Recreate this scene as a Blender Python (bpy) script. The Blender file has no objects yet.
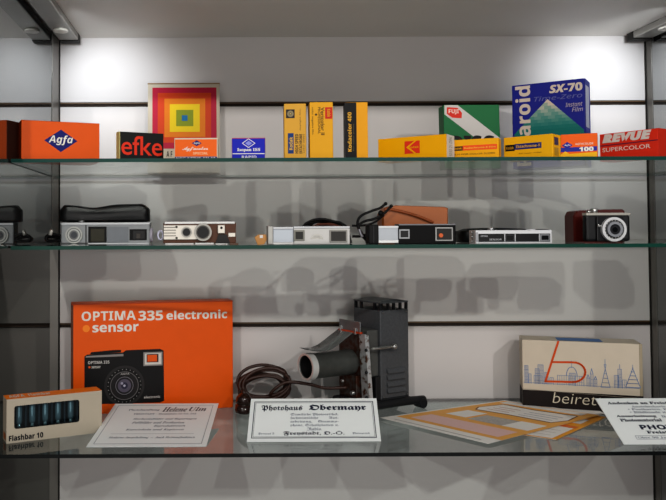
import bpy, bmesh, math, random
from mathutils import Vector, Matrix
random.seed(4)
C = bpy.context.scene.collection
V = Vector
# ------------------------------------------------------------------ camera calibration (metres, camera 1.40 m up)
F = 750.0; ZC = 1.40; CX, CY = 213.72, 207.29
YAW, PITCH, ROLL = -0.00199, 0.02906, 0.00425
def _rot(y, p, r):
    cy, sy, cp, sp, cr, sr = math.cos(y), math.sin(y), math.cos(p), math.sin(p), math.cos(r), math.sin(r)
    return Matrix(((cy, -sy, 0), (sy, cy, 0), (0, 0, 1))) @ Matrix(((1, 0, 0), (0, cp, -sp), (0, sp, cp))) @ Matrix(((cr, 0, sr), (0, 1, 0), (-sr, 0, cr)))
RM = _rot(YAW, PITCH, ROLL)
EYE = V((0, 0, ZC))
def ray(px, py): return RM @ V(((px - CX) / F, 1.0, -(py - CY) / F))
def atD(px, py, D):
    d = ray(px, py); return EYE + d * (D / d.y)
def atZ(px, py, z):
    d = ray(px, py); return EYE + d * ((z - ZC) / d.z)
DB, DF = 1.515, 1.1476                      # back wall, shelf front edge
XL, XR = -0.3102, 0.8833
XL3 = -0.43                                  # the lowest bay reaches further left
S1, S2, S3 = ZC + .1089, ZC - .0248, ZC - .3403
ZCEIL = atD(300, 37, DB).z
ZFLOOR = ZC - .66

# ------------------------------------------------------------------ materials
def lin(h):
    h = h.lstrip('#'); c = [int(h[i:i + 2], 16) / 255 for i in (0, 2, 4)]
    return [x / 12.92 if x <= .04045 else ((x + .055) / 1.055) ** 2.4 for x in c] + [1]
_M = {}
def mat(hexc, rough=.5, metal=0., noise=.06, scale=60., bump=0., coat=0., spec=.4):
    key = (hexc, rough, metal, noise, scale, bump, coat, spec)
    if key in _M: return _M[key]
    m = bpy.data.materials.new('m_' + hexc.strip('#')); m.use_nodes = True
    nt = m.node_tree; b = nt.nodes['Principled BSDF']
    b.inputs['Roughness'].default_value = rough; b.inputs['Metallic'].default_value = metal
    b.inputs['Specular IOR Level'].default_value = spec; b.inputs['Coat Weight'].default_value = coat
    tc = nt.nodes.new('ShaderNodeTexCoord'); n = nt.nodes.new('ShaderNodeTexNoise')
    n.inputs['Scale'].default_value = scale; n.inputs['Detail'].default_value = 4
    nt.links.new(tc.outputs['Object'], n.inputs['Vector'])
    mx = nt.nodes.new('ShaderNodeMix'); mx.data_type = 'RGBA'
    c = lin(hexc)
    mx.inputs['A'].default_value = [x * (1 - noise) for x in c[:3]] + [1]
    mx.inputs['B'].default_value = [min(1, x * (1 + noise)) for x in c[:3]] + [1]
    nt.links.new(n.outputs['Fac'], mx.inputs['Factor']); nt.links.new(mx.outputs['Result'], b.inputs['Base Color'])
    if bump:
        bp = nt.nodes.new('ShaderNodeBump'); bp.inputs['Strength'].default_value = bump; bp.inputs['Distance'].default_value = .001
        nt.links.new(n.outputs['Fac'], bp.inputs['Height']); nt.links.new(bp.outputs['Normal'], b.inputs['Normal'])
    _M[key] = m
    return m
def card(h): return mat(h, .45, 0, .05, 40, 0, 0, .2)
def ink(h): return mat(h, .5, 0, .03, 90, 0, 0, .2)
def metal(h, r=.35, noise=.12, scale=45): return mat(h, r, .9, noise, scale)
def rusty(a, b_, scale=70, p0=.42, p1=.6):
    m = bpy.data.materials.new('m_rust'); m.use_nodes = True; nt = m.node_tree; b = nt.nodes['Principled BSDF']
    tc = nt.nodes.new('ShaderNodeTexCoord'); n = nt.nodes.new('ShaderNodeTexNoise'); n.inputs['Scale'].default_value = scale; n.inputs['Detail'].default_value = 6
    r = nt.nodes.new('ShaderNodeValToRGB'); r.color_ramp.elements[0].position = p0; r.color_ramp.elements[1].position = p1
    r.color_ramp.elements[0].color = lin(a); r.color_ramp.elements[1].color = lin(b_)
    nt.links.new(tc.outputs['Object'], n.inputs['Vector']); nt.links.new(n.outputs['Fac'], r.inputs['Fac']); nt.links.new(r.outputs['Color'], b.inputs['Base Color'])
    b.inputs['Metallic'].default_value = .6; b.inputs['Roughness'].default_value = .4
    return m
def thin_glass(tint, frost=0.0, gain=1.0):
    """sheet glass: Fresnel reflection on the outer faces, tinted transmission"""
    m = bpy.data.materials.new('m_glass'); m.use_nodes = True; nt = m.node_tree; nt.nodes.clear()
    out = nt.nodes.new('ShaderNodeOutputMaterial'); tr = nt.nodes.new('ShaderNodeBsdfTransparent'); gl = nt.nodes.new('ShaderNodeBsdfGlossy')
    tr.inputs['Color'].default_value = lin(tint); gl.inputs['Roughness'].default_value = frost; gl.inputs['Color'].default_value = (gain, gain, gain, 1)
    fr = nt.nodes.new('ShaderNodeFresnel'); fr.inputs['IOR'].default_value = 1.5
    geo = nt.nodes.new('ShaderNodeNewGeometry'); sub = nt.nodes.new('ShaderNodeMath'); sub.operation = 'SUBTRACT'; sub.inputs[0].default_value = 1
    mul = nt.nodes.new('ShaderNodeMath'); mul.operation = 'MULTIPLY'
    nt.links.new(geo.outputs['Backfacing'], sub.inputs[1]); nt.links.new(fr.outputs['Fac'], mul.inputs[0]); nt.links.new(sub.outputs[0], mul.inputs[1])
    mix = nt.nodes.new('ShaderNodeMixShader'); nt.links.new(mul.outputs[0], mix.inputs['Fac'])
    nt.links.new(tr.outputs[0], mix.inputs[1]); nt.links.new(gl.outputs[0], mix.inputs[2]); nt.links.new(mix.outputs[0], out.inputs['Surface'])
    return m
def half_mirror(hexc, refl, rough):
    m = bpy.data.materials.new('m_side_panel'); m.use_nodes = True; nt = m.node_tree; nt.nodes.clear()
    out = nt.nodes.new('ShaderNodeOutputMaterial'); d = nt.nodes.new('ShaderNodeBsdfDiffuse'); g = nt.nodes.new('ShaderNodeBsdfGlossy')
    tc = nt.nodes.new('ShaderNodeTexCoord'); n = nt.nodes.new('ShaderNodeTexNoise'); n.inputs['Scale'].default_value = 3
    mx = nt.nodes.new('ShaderNodeMix'); mx.data_type = 'RGBA'; c = lin(hexc)
    mx.inputs['A'].default_value = [x * .92 for x in c[:3]] + [1]; mx.inputs['B'].default_value = c
    nt.links.new(tc.outputs['Object'], n.inputs['Vector']); nt.links.new(n.outputs['Fac'], mx.inputs['Factor']); nt.links.new(mx.outputs['Result'], d.inputs['Color'])
    g.inputs['Roughness'].default_value = rough; g.inputs['Color'].default_value = (.66, .68, .68, 1)
    mix = nt.nodes.new('ShaderNodeMixShader'); mix.inputs['Fac'].default_value = refl
    nt.links.new(d.outputs[0], mix.inputs[1]); nt.links.new(g.outputs[0], mix.inputs[2]); nt.links.new(mix.outputs[0], out.inputs['Surface'])
    return m

# ------------------------------------------------------------------ mesh collector (world coordinates)
class MB:
    def __init__(s): s.v = []; s.f = []; s.m = []; s.sm = []; s.mats = []
    def mi(s, m):
        if m not in s.mats: s.mats.append(m)
        return s.mats.index(m)
    def add(s, vs, fs, m, smooth=False):
        b = len(s.v); k = s.mi(m); s.v.extend(V(v) for v in vs)
        for f in fs: s.f.append([b + i for i in f]); s.m.append(k); s.sm.append(smooth)
    def box(s, O, ex, ey, ez, m, bev=0., seg=2, smooth=False):
        """box from corner O with edge vectors ex, ey, ez"""
        O, ex, ey, ez = V(O), V(ex), V(ey), V(ez)
        lx, ly, lz = ex.length, ey.length, ez.length
        bm = bmesh.new(); bmesh.ops.create_cube(bm, size=1)
        for v in bm.verts: v.co = V(((v.co.x + .5) * lx, (v.co.y + .5) * ly, (v.co.z + .5) * lz))
        if bev: bmesh.ops.bevel(bm, geom=bm.edges[:], offset=min(bev, .45 * min(lx, ly, lz)), segments=seg, profile=.5, affect='EDGES')
        bm.verts.index_update()
        a, b_, c = ex / lx, ey / ly, ez / lz
        s.add([O + a * v.co.x + b_ * v.co.y + c * v.co.z for v in bm.verts], [[v.index for v in f.verts] for f in bm.faces], m, smooth)
        bm.free()
    def abox(s, lo, hi, m, bev=0.): s.box(lo, (hi[0] - lo[0], 0, 0), (0, hi[1] - lo[1], 0), (0, 0, hi[2] - lo[2]), m, bev)
    def lathe(s, c, axis, prof, m, seg=28, smooth=True, closed=False):
        """profile of (distance along axis, radius)"""
        c, axis = V(c), V(axis).normalized(); t = V((0, 0, 1)) if abs(axis.z) < .9 else V((1, 0, 0))
        x = axis.cross(t).normalized(); y = axis.cross(x)
        vs, fs = [], []
        for (h, r) in prof:
            for i in range(seg):
                a = 2 * math.pi * i / seg; vs.append(c + axis * h + (x * math.cos(a) + y * math.sin(a)) * max(r, 1e-5))
        for j in range(len(prof) - 1):
            for i in range(seg): fs.append([j * seg + i, j * seg + (i + 1) % seg, (j + 1) * seg + (i + 1) % seg, (j + 1) * seg + i])
        s.add(vs, fs, m, smooth)
    def cyl(s, c, axis, h0, h1, r, m, seg=28, bev=.0006):
        b = min(bev, r * .3, abs(h1 - h0) * .3)
        s.lathe(c, axis, [(h0, 0), (h0, r - b)], m, seg, False); s.lathe(c, axis, [(h0, r - b), (h0 + b, r), (h1 - b, r), (h1, r - b)], m, seg, True); s.lathe(c, axis, [(h1, r - b), (h1, 0)], m, seg, False)
    def ring(s, c, axis, h0, h1, r0, r1, m, seg=32):
        s.lathe(c, axis, [(h0, r0), (h1, r0), (h1, r1), (h0, r1), (h0, r0)], m, seg, False)
    def sphere(s, c, r, m, seg=16):
        s.lathe(c, (0, 0, 1), [(-r * math.cos(math.pi * i / 10), r * math.sin(math.pi * i / 10)) for i in range(11)], m, seg)
    def tube(s, pts, r, m, seg=8, sub=6, close=False):
        P = [V(p) for p in pts]; n = len(P); Q = []
        for i in range(n if close else n - 1):
            g = (lambda k: P[k % n]) if close else (lambda k: P[max(0, min(n - 1, k))])
            p0, p1, p2, p3 = g(i - 1), g(i), g(i + 1), g(i + 2)
            for k in range(sub):
                t = k / sub
                Q.append(.5 * (2 * p1 + (p2 - p0) * t + (2 * p0 - 5 * p1 + 4 * p2 - p3) * t * t + (3 * p1 - p0 - 3 * p2 + p3) * t ** 3))
        if not close: Q.append(P[-1])
        N = len(Q); vs, fs = [], []; up = V((.3, .5, .8)).normalized()
        for i, q in enumerate(Q):
            d = (Q[(i + 1) % N] - Q[i - 1]) if close else (Q[min(N - 1, i + 1)] - Q[max(0, i - 1)])
            d = d.normalized() if d.length > 1e-9 else V((1, 0, 0))
            x = up - d * up.dot(d); x = x.normalized() if x.length > 1e-6 else d.orthogonal().normalized(); up = x; y = d.cross(x)
            for k in range(seg): a = 2 * math.pi * k / seg; vs.append(q + (x * math.cos(a) + y * math.sin(a)) * r)
        for i in range(N if close else N - 1):
            for k in range(seg): fs.append([i * seg + k, i * seg + (k + 1) % seg, ((i + 1) % N) * seg + (k + 1) % seg, ((i + 1) % N) * seg + k])
        if not close: fs.append(list(range(seg))[::-1]); fs.append([(N - 1) * seg + k for k in range(seg)])
        s.add(vs, fs, m, True)
    def loft(s, rings, m, smooth=True):
        n = len(rings[0]); vs = [p for r in rings for p in r]; fs = []
        for j in range(len(rings) - 1):
            for i in range(n): fs.append([j * n + i, j * n + (i + 1) % n, (j + 1) * n + (i + 1) % n, (j + 1) * n + i])
        fs.append(list(range(n))[::-1]); fs.append([(len(rings) - 1) * n + i for i in range(n)])
        s.add(vs, fs, m, smooth)

def link(o): C.objects.link(o); return o
def thing(name, label, cat, loc, rz=0., group=None):
    o = bpy.data.objects.new(name, None); o.empty_display_size = .02; link(o)
    o.location = loc; o.rotation_euler = (0, 0, rz); o['label'] = label; o['category'] = cat
    if group: o['group'] = group
    bpy.context.view_layer.update()
    return o
_PM = {}
def obj(name, mb, parent=None, loc=None, rz=0., label=None, cat=None, group=None, kind=None):
    me = bpy.data.meshes.new(name)
    if parent is not None:
        M = _PM.get(parent.name) or (Matrix.Translation(parent.location) @ Matrix.Rotation(parent.rotation_euler.z, 4, 'Z'))
        o = bpy.data.objects.new(name, me); o.parent = parent
    else:
        if loc is None:
            lo = [min(v[i] for v in mb.v) for i in range(3)]; hi = [max(v[i] for v in mb.v) for i in range(3)]
            loc = ((lo[0] + hi[0]) / 2, (lo[1] + hi[1]) / 2, lo[2])
        M = Matrix.Translation(V(loc)) @ Matrix.Rotation(rz, 4, 'Z')
        o = bpy.data.objects.new(name, me); o.location = loc; o.rotation_euler = (0, 0, rz)
    Mi = M.inverted()
    me.from_pydata([tuple(Mi @ v) for v in mb.v], [], mb.f)
    for m in mb.mats: me.materials.append(m)
    me.polygons.foreach_set('material_index', mb.m); me.polygons.foreach_set('use_smooth', mb.sm)
    me.update(); link(o); _PM[o.name] = M
    if label: o['label'] = label
    if cat: o['category'] = cat
    if group: o['group'] = group
    if kind: o['kind'] = kind
    return o

# ------------------------------------------------------------------ lettering
FONT_MAPS = {'frak': (0x1D56C, 0x1D586), 'script': (0x1D4D0, 0x1D4EA), 'serifbi': (0x1D468, 0x1D482), 'serifb': (0x1D400, 0x1D41A),
             'bold': (0x1D5D4, 0x1D5EE), 'boldi': (0x1D63C, 0x1D656), 'ital': (0x1D608, 0x1D622), 'reg': None}
DIGITS = {'bold': 0x1D7EC, 'boldi': 0x1D7EC, 'serifb': 0x1D7CE, 'frak': 0x1D7CE, 'serifbi': 0x1D7CE}
_T = {}
def glyphs(s, style='reg', off=0.):
    key = (s, style, off)
    if key in _T: return _T[key]
    mp = FONT_MAPS[style]; t = ''
    for c in s:
        if mp and 'A' <= c <= 'Z': t += chr(mp[0] + ord(c) - 65)
        elif mp and 'a' <= c <= 'z': t += chr(mp[1] + ord(c) - 97)
        elif style in DIGITS and c.isdigit(): t += chr(DIGITS[style] + int(c))
        else: t += c
    cu = bpy.data.curves.new('lettering', 'FONT'); cu.body = t; cu.size = 1; cu.resolution_u = 3; cu.offset = off
    o = bpy.data.objects.new('lettering', cu); C.objects.link(o)
    dg = bpy.context.evaluated_depsgraph_get(); me = bpy.data.meshes.new_from_object(o.evaluated_get(dg))
    vs = [(v.co.x, v.co.y) for v in me.vertices]; fs = [list(p.vertices) for p in me.polygons]
    bpy.data.objects.remove(o); bpy.data.curves.remove(cu); bpy.data.meshes.remove(me)
    x0, x1 = min(v[0] for v in vs), max(v[0] for v in vs); y0, y1 = min(v[1] for v in vs), max(v[1] for v in vs)
    _T[key] = ([((x - x0) / (x1 - x0), (y - y0) / (y1 - y0)) for x, y in vs], fs)
    return _T[key]

# ------------------------------------------------------------------ a flat face in the scene that can be measured from photo pixels
class Surf:
    def __init__(s, O, U, W, w=1., h=1.):
        s.O = V(O); s.U = V(U).normalized(); s.W = V(W).normalized(); s.N = s.U.cross(s.W); s.w = w; s.h = h
    def pt(s, u, v, e=0.): return s.O + s.U * u + s.W * v + s.N * e
    def uv(s, px, py):
        d = ray(px, py); P = EYE + d * ((s.O - EYE).dot(s.N) / d.dot(s.N)) - s.O
        return P.dot(s.U), P.dot(s.W)
    def px(s, n): return n * (s.O.y) / F
    # u,v in metres
    def quad(s, mb, u0, v0, u1, v1, m, e=.0003): mb.add([s.pt(u0, v0, e), s.pt(u1, v0, e), s.pt(u1, v1, e), s.pt(u0, v1, e)], [[0, 1, 2, 3]], m)
    def poly(s, mb, pts, m, e=.0003): mb.add([s.pt(u, v, e) for u, v in pts], [list(range(len(pts)))], m)
    def disc(s, mb, u, v, r, m, e=.0003, n=28, r2=None): s.poly(mb, [(u + r * math.cos(2 * math.pi * i / n), v + (r2 or r) * math.sin(2 * math.pi * i / n)) for i in range(n)], m, e)
    def annulus(s, mb, u, v, r0, r1, m, e=.0004, n=32):
        vs = []; fs = []
        for i in range(n):
            c, q = math.cos(2 * math.pi * i / n), math.sin(2 * math.pi * i / n); vs += [s.pt(u + r0 * c, v + r0 * q, e), s.pt(u + r1 * c, v + r1 * q, e)]
        for i in range(n): j = (i + 1) % n; fs.append([2 * i, 2 * i + 1, 2 * j + 1, 2 * j])
        mb.add(vs, fs, m)
    def line(s, mb, pts, w, m, e=.0004):
        for (a, b_), (c, d) in zip(pts[:-1], pts[1:]):
            L = math.hypot(c - a, d - b_) or 1e-9; nx, ny = -(d - b_) / L * w / 2, (c - a) / L * w / 2; tx, ty = (c - a) / L * w * .4, (d - b_) / L * w * .4
            s.poly(mb, [(a - tx + nx, b_ - ty + ny), (a - tx - nx, b_ - ty - ny), (c + tx - nx, d + ty - ny), (c + tx + nx, d + ty + ny)], m, e)
    def frame(s, mb, u0, v0, u1, v1, w, m, e=.0003):
        s.quad(mb, u0, v0, u1, v0 + w, m, e); s.quad(mb, u0, v1 - w, u1, v1, m, e); s.quad(mb, u0, v0 + w, u0 + w, v1 - w, m, e); s.quad(mb, u1 - w, v0 + w, u1, v1 - w, m, e)
    def text(s, mb, t, u0, v0, u1, v1, m, style='reg', e=.0005, rot=0, off=0., shear=0.):
        vs, fs = glyphs(t, style, off); out = []
        for a, b_ in vs:
            if rot == 90: a, b_ = 1 - b_, a
            elif rot == -90: a, b_ = b_, 1 - a
            a = a + shear * (b_ - .5)
            out.append(s.pt(u0 + (u1 - u0) * a, v0 + (v1 - v0) * b_, e))
        mb.add(out, fs, m)
    # photo-pixel versions: (x0, yb) is the bottom-left corner, (x1, yt) the top-right one
    def R(s, x0, yb, x1, yt):
        u0, v0 = s.uv(x0, yb); u1, v1 = s.uv(x1, yt); return u0, v0, u1, v1
    def pquad(s, mb, x0, yb, x1, yt, m, e=.0003):
        u0, v0, u1, v1 = s.R(x0, yb, x1, yt); s.quad(mb, u0, max(v0, .0006), u1, v1, m, e)
    def ptext(s, mb, t, x0, yb, x1, yt, m, style='reg', e=.0005, rot=0, off=0., shear=0.): s.text(mb, t, *s.R(x0, yb, x1, yt), m, style, e, rot, off, shear)
    def ppoly(s, mb, pts, m, e=.0003): s.poly(mb, [(u, max(v, .0006)) for u, v in (s.uv(*p) for p in pts)], m, e)
    def pblock(s, mb, x0, yt, x1, yb, n0, n1, m, bev=.0008):
        """solid standing between offsets n0 < n1 along the face normal; yb None = down to the base line"""
        u0, v1 = s.uv(x0, yt); u1, v0 = s.uv(x1, yb if yb is not None else yt)
        if yb is None: v0 = 0
        mb.box(s.pt(u0, v0, n0), s.U * (u1 - u0), s.W * (v1 - v0), s.N * (n1 - n0), m, bev)
    def pcyl(s, mb, px, py, r, n0, n1, m): mb.cyl(s.pt(*s.uv(px, py)), s.N, n0, n1, s.px(r), m)
    def pring(s, mb, px, py, r0, r1, n0, n1, m): mb.ring(s.pt(*s.uv(px, py)), s.N, n0, n1, s.px(r0), s.px(r1), m)

BLACK, WHITE = ink('#0d0d10'), ink('#e9e6dc')
exec_parts = []

# ================================================================== THE CABINET
WALLM = mat('#cdc9c7', .55, 0, .03, 6, 0, 0, .2)
GAPM = mat('#2a1d12', .7, 0, .1, 30)
LIPM = mat('#5b4630', .5, 0, .15, 20)
g1, g2 = atD(320, 103.8, DB).z, atD(300, 324.4, DB).z
GAP = .0095; dz = g1 - g2
mb = MB()
edges = [ZFLOOR, g2 - dz if g2 - dz > ZFLOOR else None, g2, g1, ZCEIL + .05]
edges = [e for e in edges if e is not None]
for a, b_ in zip(edges[:-1], edges[1:]):
    lo = a + (GAP / 2 if a != ZFLOOR else 0); hi = b_ - (GAP / 2 if b_ != edges[-1] else 0)
    mb.abox((XL - .01, DB, lo), (XR + .01, DB + .014, hi), WALLM, .0006)
for g in edges[1:-1]:
    mb.abox((XL - .01, DB + .006, g - GAP / 2 - .002), (XR + .01, DB + .02, g + GAP / 2 + .002), GAPM)
    mb.abox((XL - .005, DB + .002, g + GAP / 2 - .003), (XR + .005, DB + .008, g + GAP / 2 - .0003), LIPM)
mb.abox((XL - .01, DB + .014, ZFLOOR), (XR + .01, DB + .03, ZCEIL + .05), GAPM)
DARKW = mat('#55534f', .45, 0, .04, 8)  # back wall's left extension: its shade is put into this darker colour
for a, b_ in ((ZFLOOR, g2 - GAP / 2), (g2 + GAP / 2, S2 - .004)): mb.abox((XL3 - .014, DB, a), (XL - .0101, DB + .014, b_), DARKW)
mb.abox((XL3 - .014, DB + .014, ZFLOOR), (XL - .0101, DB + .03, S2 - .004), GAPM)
obj('wall_back', mb, kind='structure')
SIDEM = half_mirror('#3a3a3a', .60, .015); SIDEL = half_mirror('#4a4946', .34, .16)
for nm, x0, x1 in (('wall_left', XL - .014, XL), ('wall_right', XR, XR + .014)):
    mb = MB(); mb.abox((x0, .98, S2 - .003), (x1, DB, ZCEIL + .05), SIDEM); q0, q1 = (x0, x1) if x0 > 0 else (XL3 - .014, XL3); mb.abox((q0, .98, ZFLOOR), (q1, DB, S2 - .003), SIDEL); obj(nm, mb, kind='structure')
STRIPM = mat('#75726d', .35, .3, .05, 20)
for nm, x, sg, dd in (('trim_1', XL, 1, .066), ('trim_2', XR, -1, .021)):
    mb = MB()
    mb.abox((min(x, x + sg * .0012), DB - dd, ZFLOOR if sg < 0 else S2 - .004), (max(x, x + sg * .0012), DB - .004, ZCEIL), STRIPM)
    if sg > 0: mb.abox((x - .0165, DB - .004, ZFLOOR), (x, DB, S2 - .004), STRIPM)
    mb.abox((min(x, x + sg * .003), DB - .003, ZFLOOR), (max(x, x + sg * .003), DB, ZCEIL), mat('#17140f', .6))
    obj(nm, mb, kind='structure')
mb = MB(); mb.abox((XL - .014, .98, ZCEIL), (XR + .014, DB, ZCEIL + .02), mat('#e6e2dc', .5, 0, .03, 8)); obj('ceiling', mb, kind='structure')
mb = MB(); mb.abox((XL3 - .014, .98, ZFLOOR - .02), (XR + .014, DB + .03, ZFLOOR), mat('#a9a59f', .5, 0, .04, 8)); obj('floor', mb, kind='structure')

# glass shelves
def shelf(z, label, edge_hex, tint, XL=XL):
    G = thin_glass(tint); E = mat(edge_hex, .3, 0, .12, 14, 0, 0, .25)
    mb = MB(); t = .0058; d1 = DB - .008; z = z + .00003
    a = [(XL + .002, DF, z - t), (XR - .002, DF, z - t), (XR - .002, d1, z - t), (XL + .002, d1, z - t), (XL + .002, DF, z), (XR - .002, DF, z), (XR - .002, d1, z), (XL + .002, d1, z)]
    mb.add(a, [[4, 5, 6, 7], [3, 2, 1, 0]], G)
    mb.add(a, [[0, 1, 5, 4], [1, 2, 6, 5], [2, 3, 7, 6], [3, 0, 4, 7]], E)
    obj('glass_shelf', mb, label=label, cat='shelf', group='green-edged glass shelves', loc=((XL + XR) / 2, (DF + d1) / 2, z - t))
shelf(S1, 'uppermost glass shelf with green edge, carrying the film cartons', '#0b4139', '#f3f7f5')
shelf(S2, 'middle glass shelf with green edge, carrying the row of small cameras', '#093f34', '#f3f7f5')
shelf(S3, 'lowest dark-edged glass shelf, carrying the projector and the printed cards', '#030606', '#e6eceb', XL3)

# ceiling light bars in the two upper corners
for x, sg, lab in ((XL, 1, 'grey ceiling light bar in the upper corner above the orange carton with blue diamond'), (XR, -1, 'grey ceiling light bar in the upper corner above the red carton with white lettering')):
    t = thing('ceiling_light', lab, 'light', (x + sg * .03, 1.33, ZCEIL), 0, 'light bars under the cabinet ceiling')
    mb = MB(); x0, x1 = sorted((x + sg * .008, x + sg * .046)); mb.abox((x0, 1.10, ZCEIL - .014), (x1, 1.478, ZCEIL), mat('#9a9893', .35, .4), .002); obj('housing', mb, t)
    mb = MB(); mb.abox((x0, 1.478, ZCEIL - .016), (x1, 1.500, ZCEIL), mat('#15130f', .6), .001); obj('end_cap', mb, t)
    mb = MB(); mb.cyl((x + sg * .027, 1.40, ZCEIL - .014), (0, 0, -1), 0, .004, .014, mat('#e8e4da', .3)); obj('lens_cover', mb, t)

# ================================================================== CARTONS
FILMS = 'film cartons on the top glass shelf'
class Carton:
    """upright carton whose front face's top corners are seen at (xl, yl) and (xr, yr); xl stands DL metres in"""
    def __init__(s, xl, yl, xr, yr, DL, depth, zb, col, DR=None, bev=.0007, lean=0.):
        A = atD(xl, yl, DL); s.H = A.z - zb
        B = atZ(xr, yr, A.z) if DR is None else atD(xr, yr, DR); B.z = A.z
        u = (B - A); s.L = u.length; u.normalize(); s.rz = math.atan2(u.y, u.x)
        w = V((0, 0, 1))
        if lean: w = (Matrix.Rotation(-math.radians(lean), 3, u) @ w)
        s.u = u; s.zb = zb; O = A - w * (s.H / w.z); s.H = s.H / w.z
        s.front = Surf(O, u, w, s.L, s.H); n = s.front.N; s.d = depth
        s.right = Surf(O + u * s.L, -n, w, depth, s.H); s.left = Surf(O - n * depth, n, w, depth, s.H)
        s.top = Surf(O + w * s.H, u, -n, s.L, depth)
        s.base = O + u * s.L / 2 - n * depth / 2; s.base.z = zb
        s.mb = MB()
        if col is not None: s.mb.box(O, u * s.L, -n * depth, w * s.H, col, bev)
    def done(s, name, label, cat='carton', group=FILMS): return obj(name, s.mb, loc=s.base, rz=s.rz, label=label, cat=cat, group=group)
def full(sf, mb, m, e=.0003, u0=0, v0=0, u1=1, v1=1): sf.quad(mb, u0 * sf.w, v0 * sf.h, u1 * sf.w, v1 * sf.h, m, e)

ORANGE = card('#e65c08'); NAVY = ink('#10186e'); YEL = card('#f3ae0a'); KYEL = card('#efab04')
# 1 orange carton, blue diamond
c = Carton(21.3, 119.9, 99.5, 123.7, 1.172, .062, S1, ORANGE); f = c.front
f.ppoly(c.mb, [(44.3, 140.2), (61.0, 129.7), (77.4, 141.2), (60.8, 152.1)], NAVY)
f.ptext(c.mb, 'Agfa', 48.5, 144.8, 73, 135.8, WHITE, 'boldi')
full(c.top, c.mb, card('#f08040'), .0002)  # lighter orange on top paints the edge highlight into the colour
c.done('film_carton', 'plain orange film carton with a blue diamond emblem, beside the left side panel')
# 2 black carton, red lettering
c = Carton(119.4, 131.4, 163.6, 133.7, 1.178, .016, S1, card('#121213')); f = c.front
full(c.left, c.mb, card('#e8dc94')); full(f, c.mb, card('#e8dc94'), .0002, 0, 0, .012, 1)
RED = ink('#dd3a20')
f.ptext(c.mb, 'efke', 121.2, 154.8, 162.2, 137.2, RED, 'reg', off=.008)
c.done('film_carton', 'black film carton with big red-orange lower-case lettering')
# 3 small orange/navy carton with ragged white edge
c = Carton(174.3, 138.1, 217.8, 137.8, 1.165, .03, S1, card('#d8cdb8')); f = c.front
f.pquad(c.mb, 175.0, 156.6, 216.8, 139.2, card('#ee6a14'))
f.ppoly(c.mb, [(191.8, 143.3), (196.8, 140.4), (201.6, 143.2), (196.8, 146.2)], NAVY, .0005); f.ptext(c.mb, 'Agfa', 193.8, 144.4, 199.8, 142.2, WHITE, 'bold', .0007)
f.ptext(c.mb, 'Agfacolor', 182.5, 151.6, 208, 146.5, WHITE, 'script', .0006, off=.012); f.ptext(c.mb, 'SPECIAL', 193, 154.6, 208, 152, ink('#f3c9a0'), 'bold', .0006)
f.pquad(c.mb, 174.8, 161.5, 217, 156.6, NAVY, .0004); f.ptext(c.mb, 'NEGATIVE FILM', 176, 159.4, 215, 157.1, WHITE, 'bold', .0006)
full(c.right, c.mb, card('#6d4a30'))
c.done('film_carton', 'small orange film carton with white script, in front of the nested-squares carton')
# 4 tall carton of nested squares
c = Carton(147.9, 84.0, 219.6, 83.6, 1.47, .022, S1, card('#beb3a0'), DR=1.47, lean=3.0); f = c.front
x0, y0, x1, y1 = 152.3, 87.5, 216.4, 149.5
sq = [(152.3, 148.8, 216.4, 87.5, '#b01c3c'), (157.7, 142.8, 211.0, 92.8, '#c94216'), (164.4, 137.2, 205.2, 98.6, '#d97a18'), (169.8, 132.0, 199.7, 104.2, '#e0c21a'), (176.2, 126.3, 193.3, 110.0, '#849020'), (181.9, 121.0, 187.6, 115.4, '#12699a')]
for i, q in enumerate(sq): f.pquad(c.mb, *q[:4], ink(q[4]), .0003 + .0002 * i)
f.ptext(c.mb, 'A F', 166.5, 157, 172.4, 151.2, BLACK, 'bold', .0006)
c.mb.box(f.pt(-.0005, f.h - .0005, .0006), f.U * (f.w + .001), -f.N * .023, f.W * .002, card('#8b6d45'))
c.done('film_carton', 'tall pale carton printed with nested squares from crimson to blue, leaning on the back wall')
# 5 small blue carton
c = Carton(231.9, 137.9, 265.0, 137.7, 1.178, .03, S1, card('#c5502c')); f = c.front; BLU = ink('#1722b4')
f.pquad(c.mb, 232.2, 161, 264.8, 138.4, BLU)
f.line(c.mb, [f.uv(*p) for p in ((242.3, 143.3), (248.5, 138.9), (255, 143.2), (248.6, 147.6), (242.3, 143.3))], f.px(.7), WHITE); f.ppoly(c.mb, [(245.2, 143.3), (248.5, 140.9), (252.2, 143.2), (248.6, 145.8)], ink('#8f96de'), .0005)
f.ptext(c.mb, 'Isopan ISS', 237.2, 152, 260.2, 148.0, WHITE, 'serifb', .0006, off=.02); f.pquad(c.mb, 232.4, 154.2, 264.8, 153.2, WHITE, .0005); f.ptext(c.mb, 'RAPID', 241.8, 158.4, 256.5, 155.6, WHITE, 'bold', .0006)
full(c.right, c.mb, card('#4f7a3c'), .0003, 0, .25, 1, .7); full(c.right, c.mb, card('#d86a2c'), .0003, 0, .7, 1, 1)
c.done('film_carton', 'small bright blue film carton with white diamond outline and red top edge')
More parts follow.
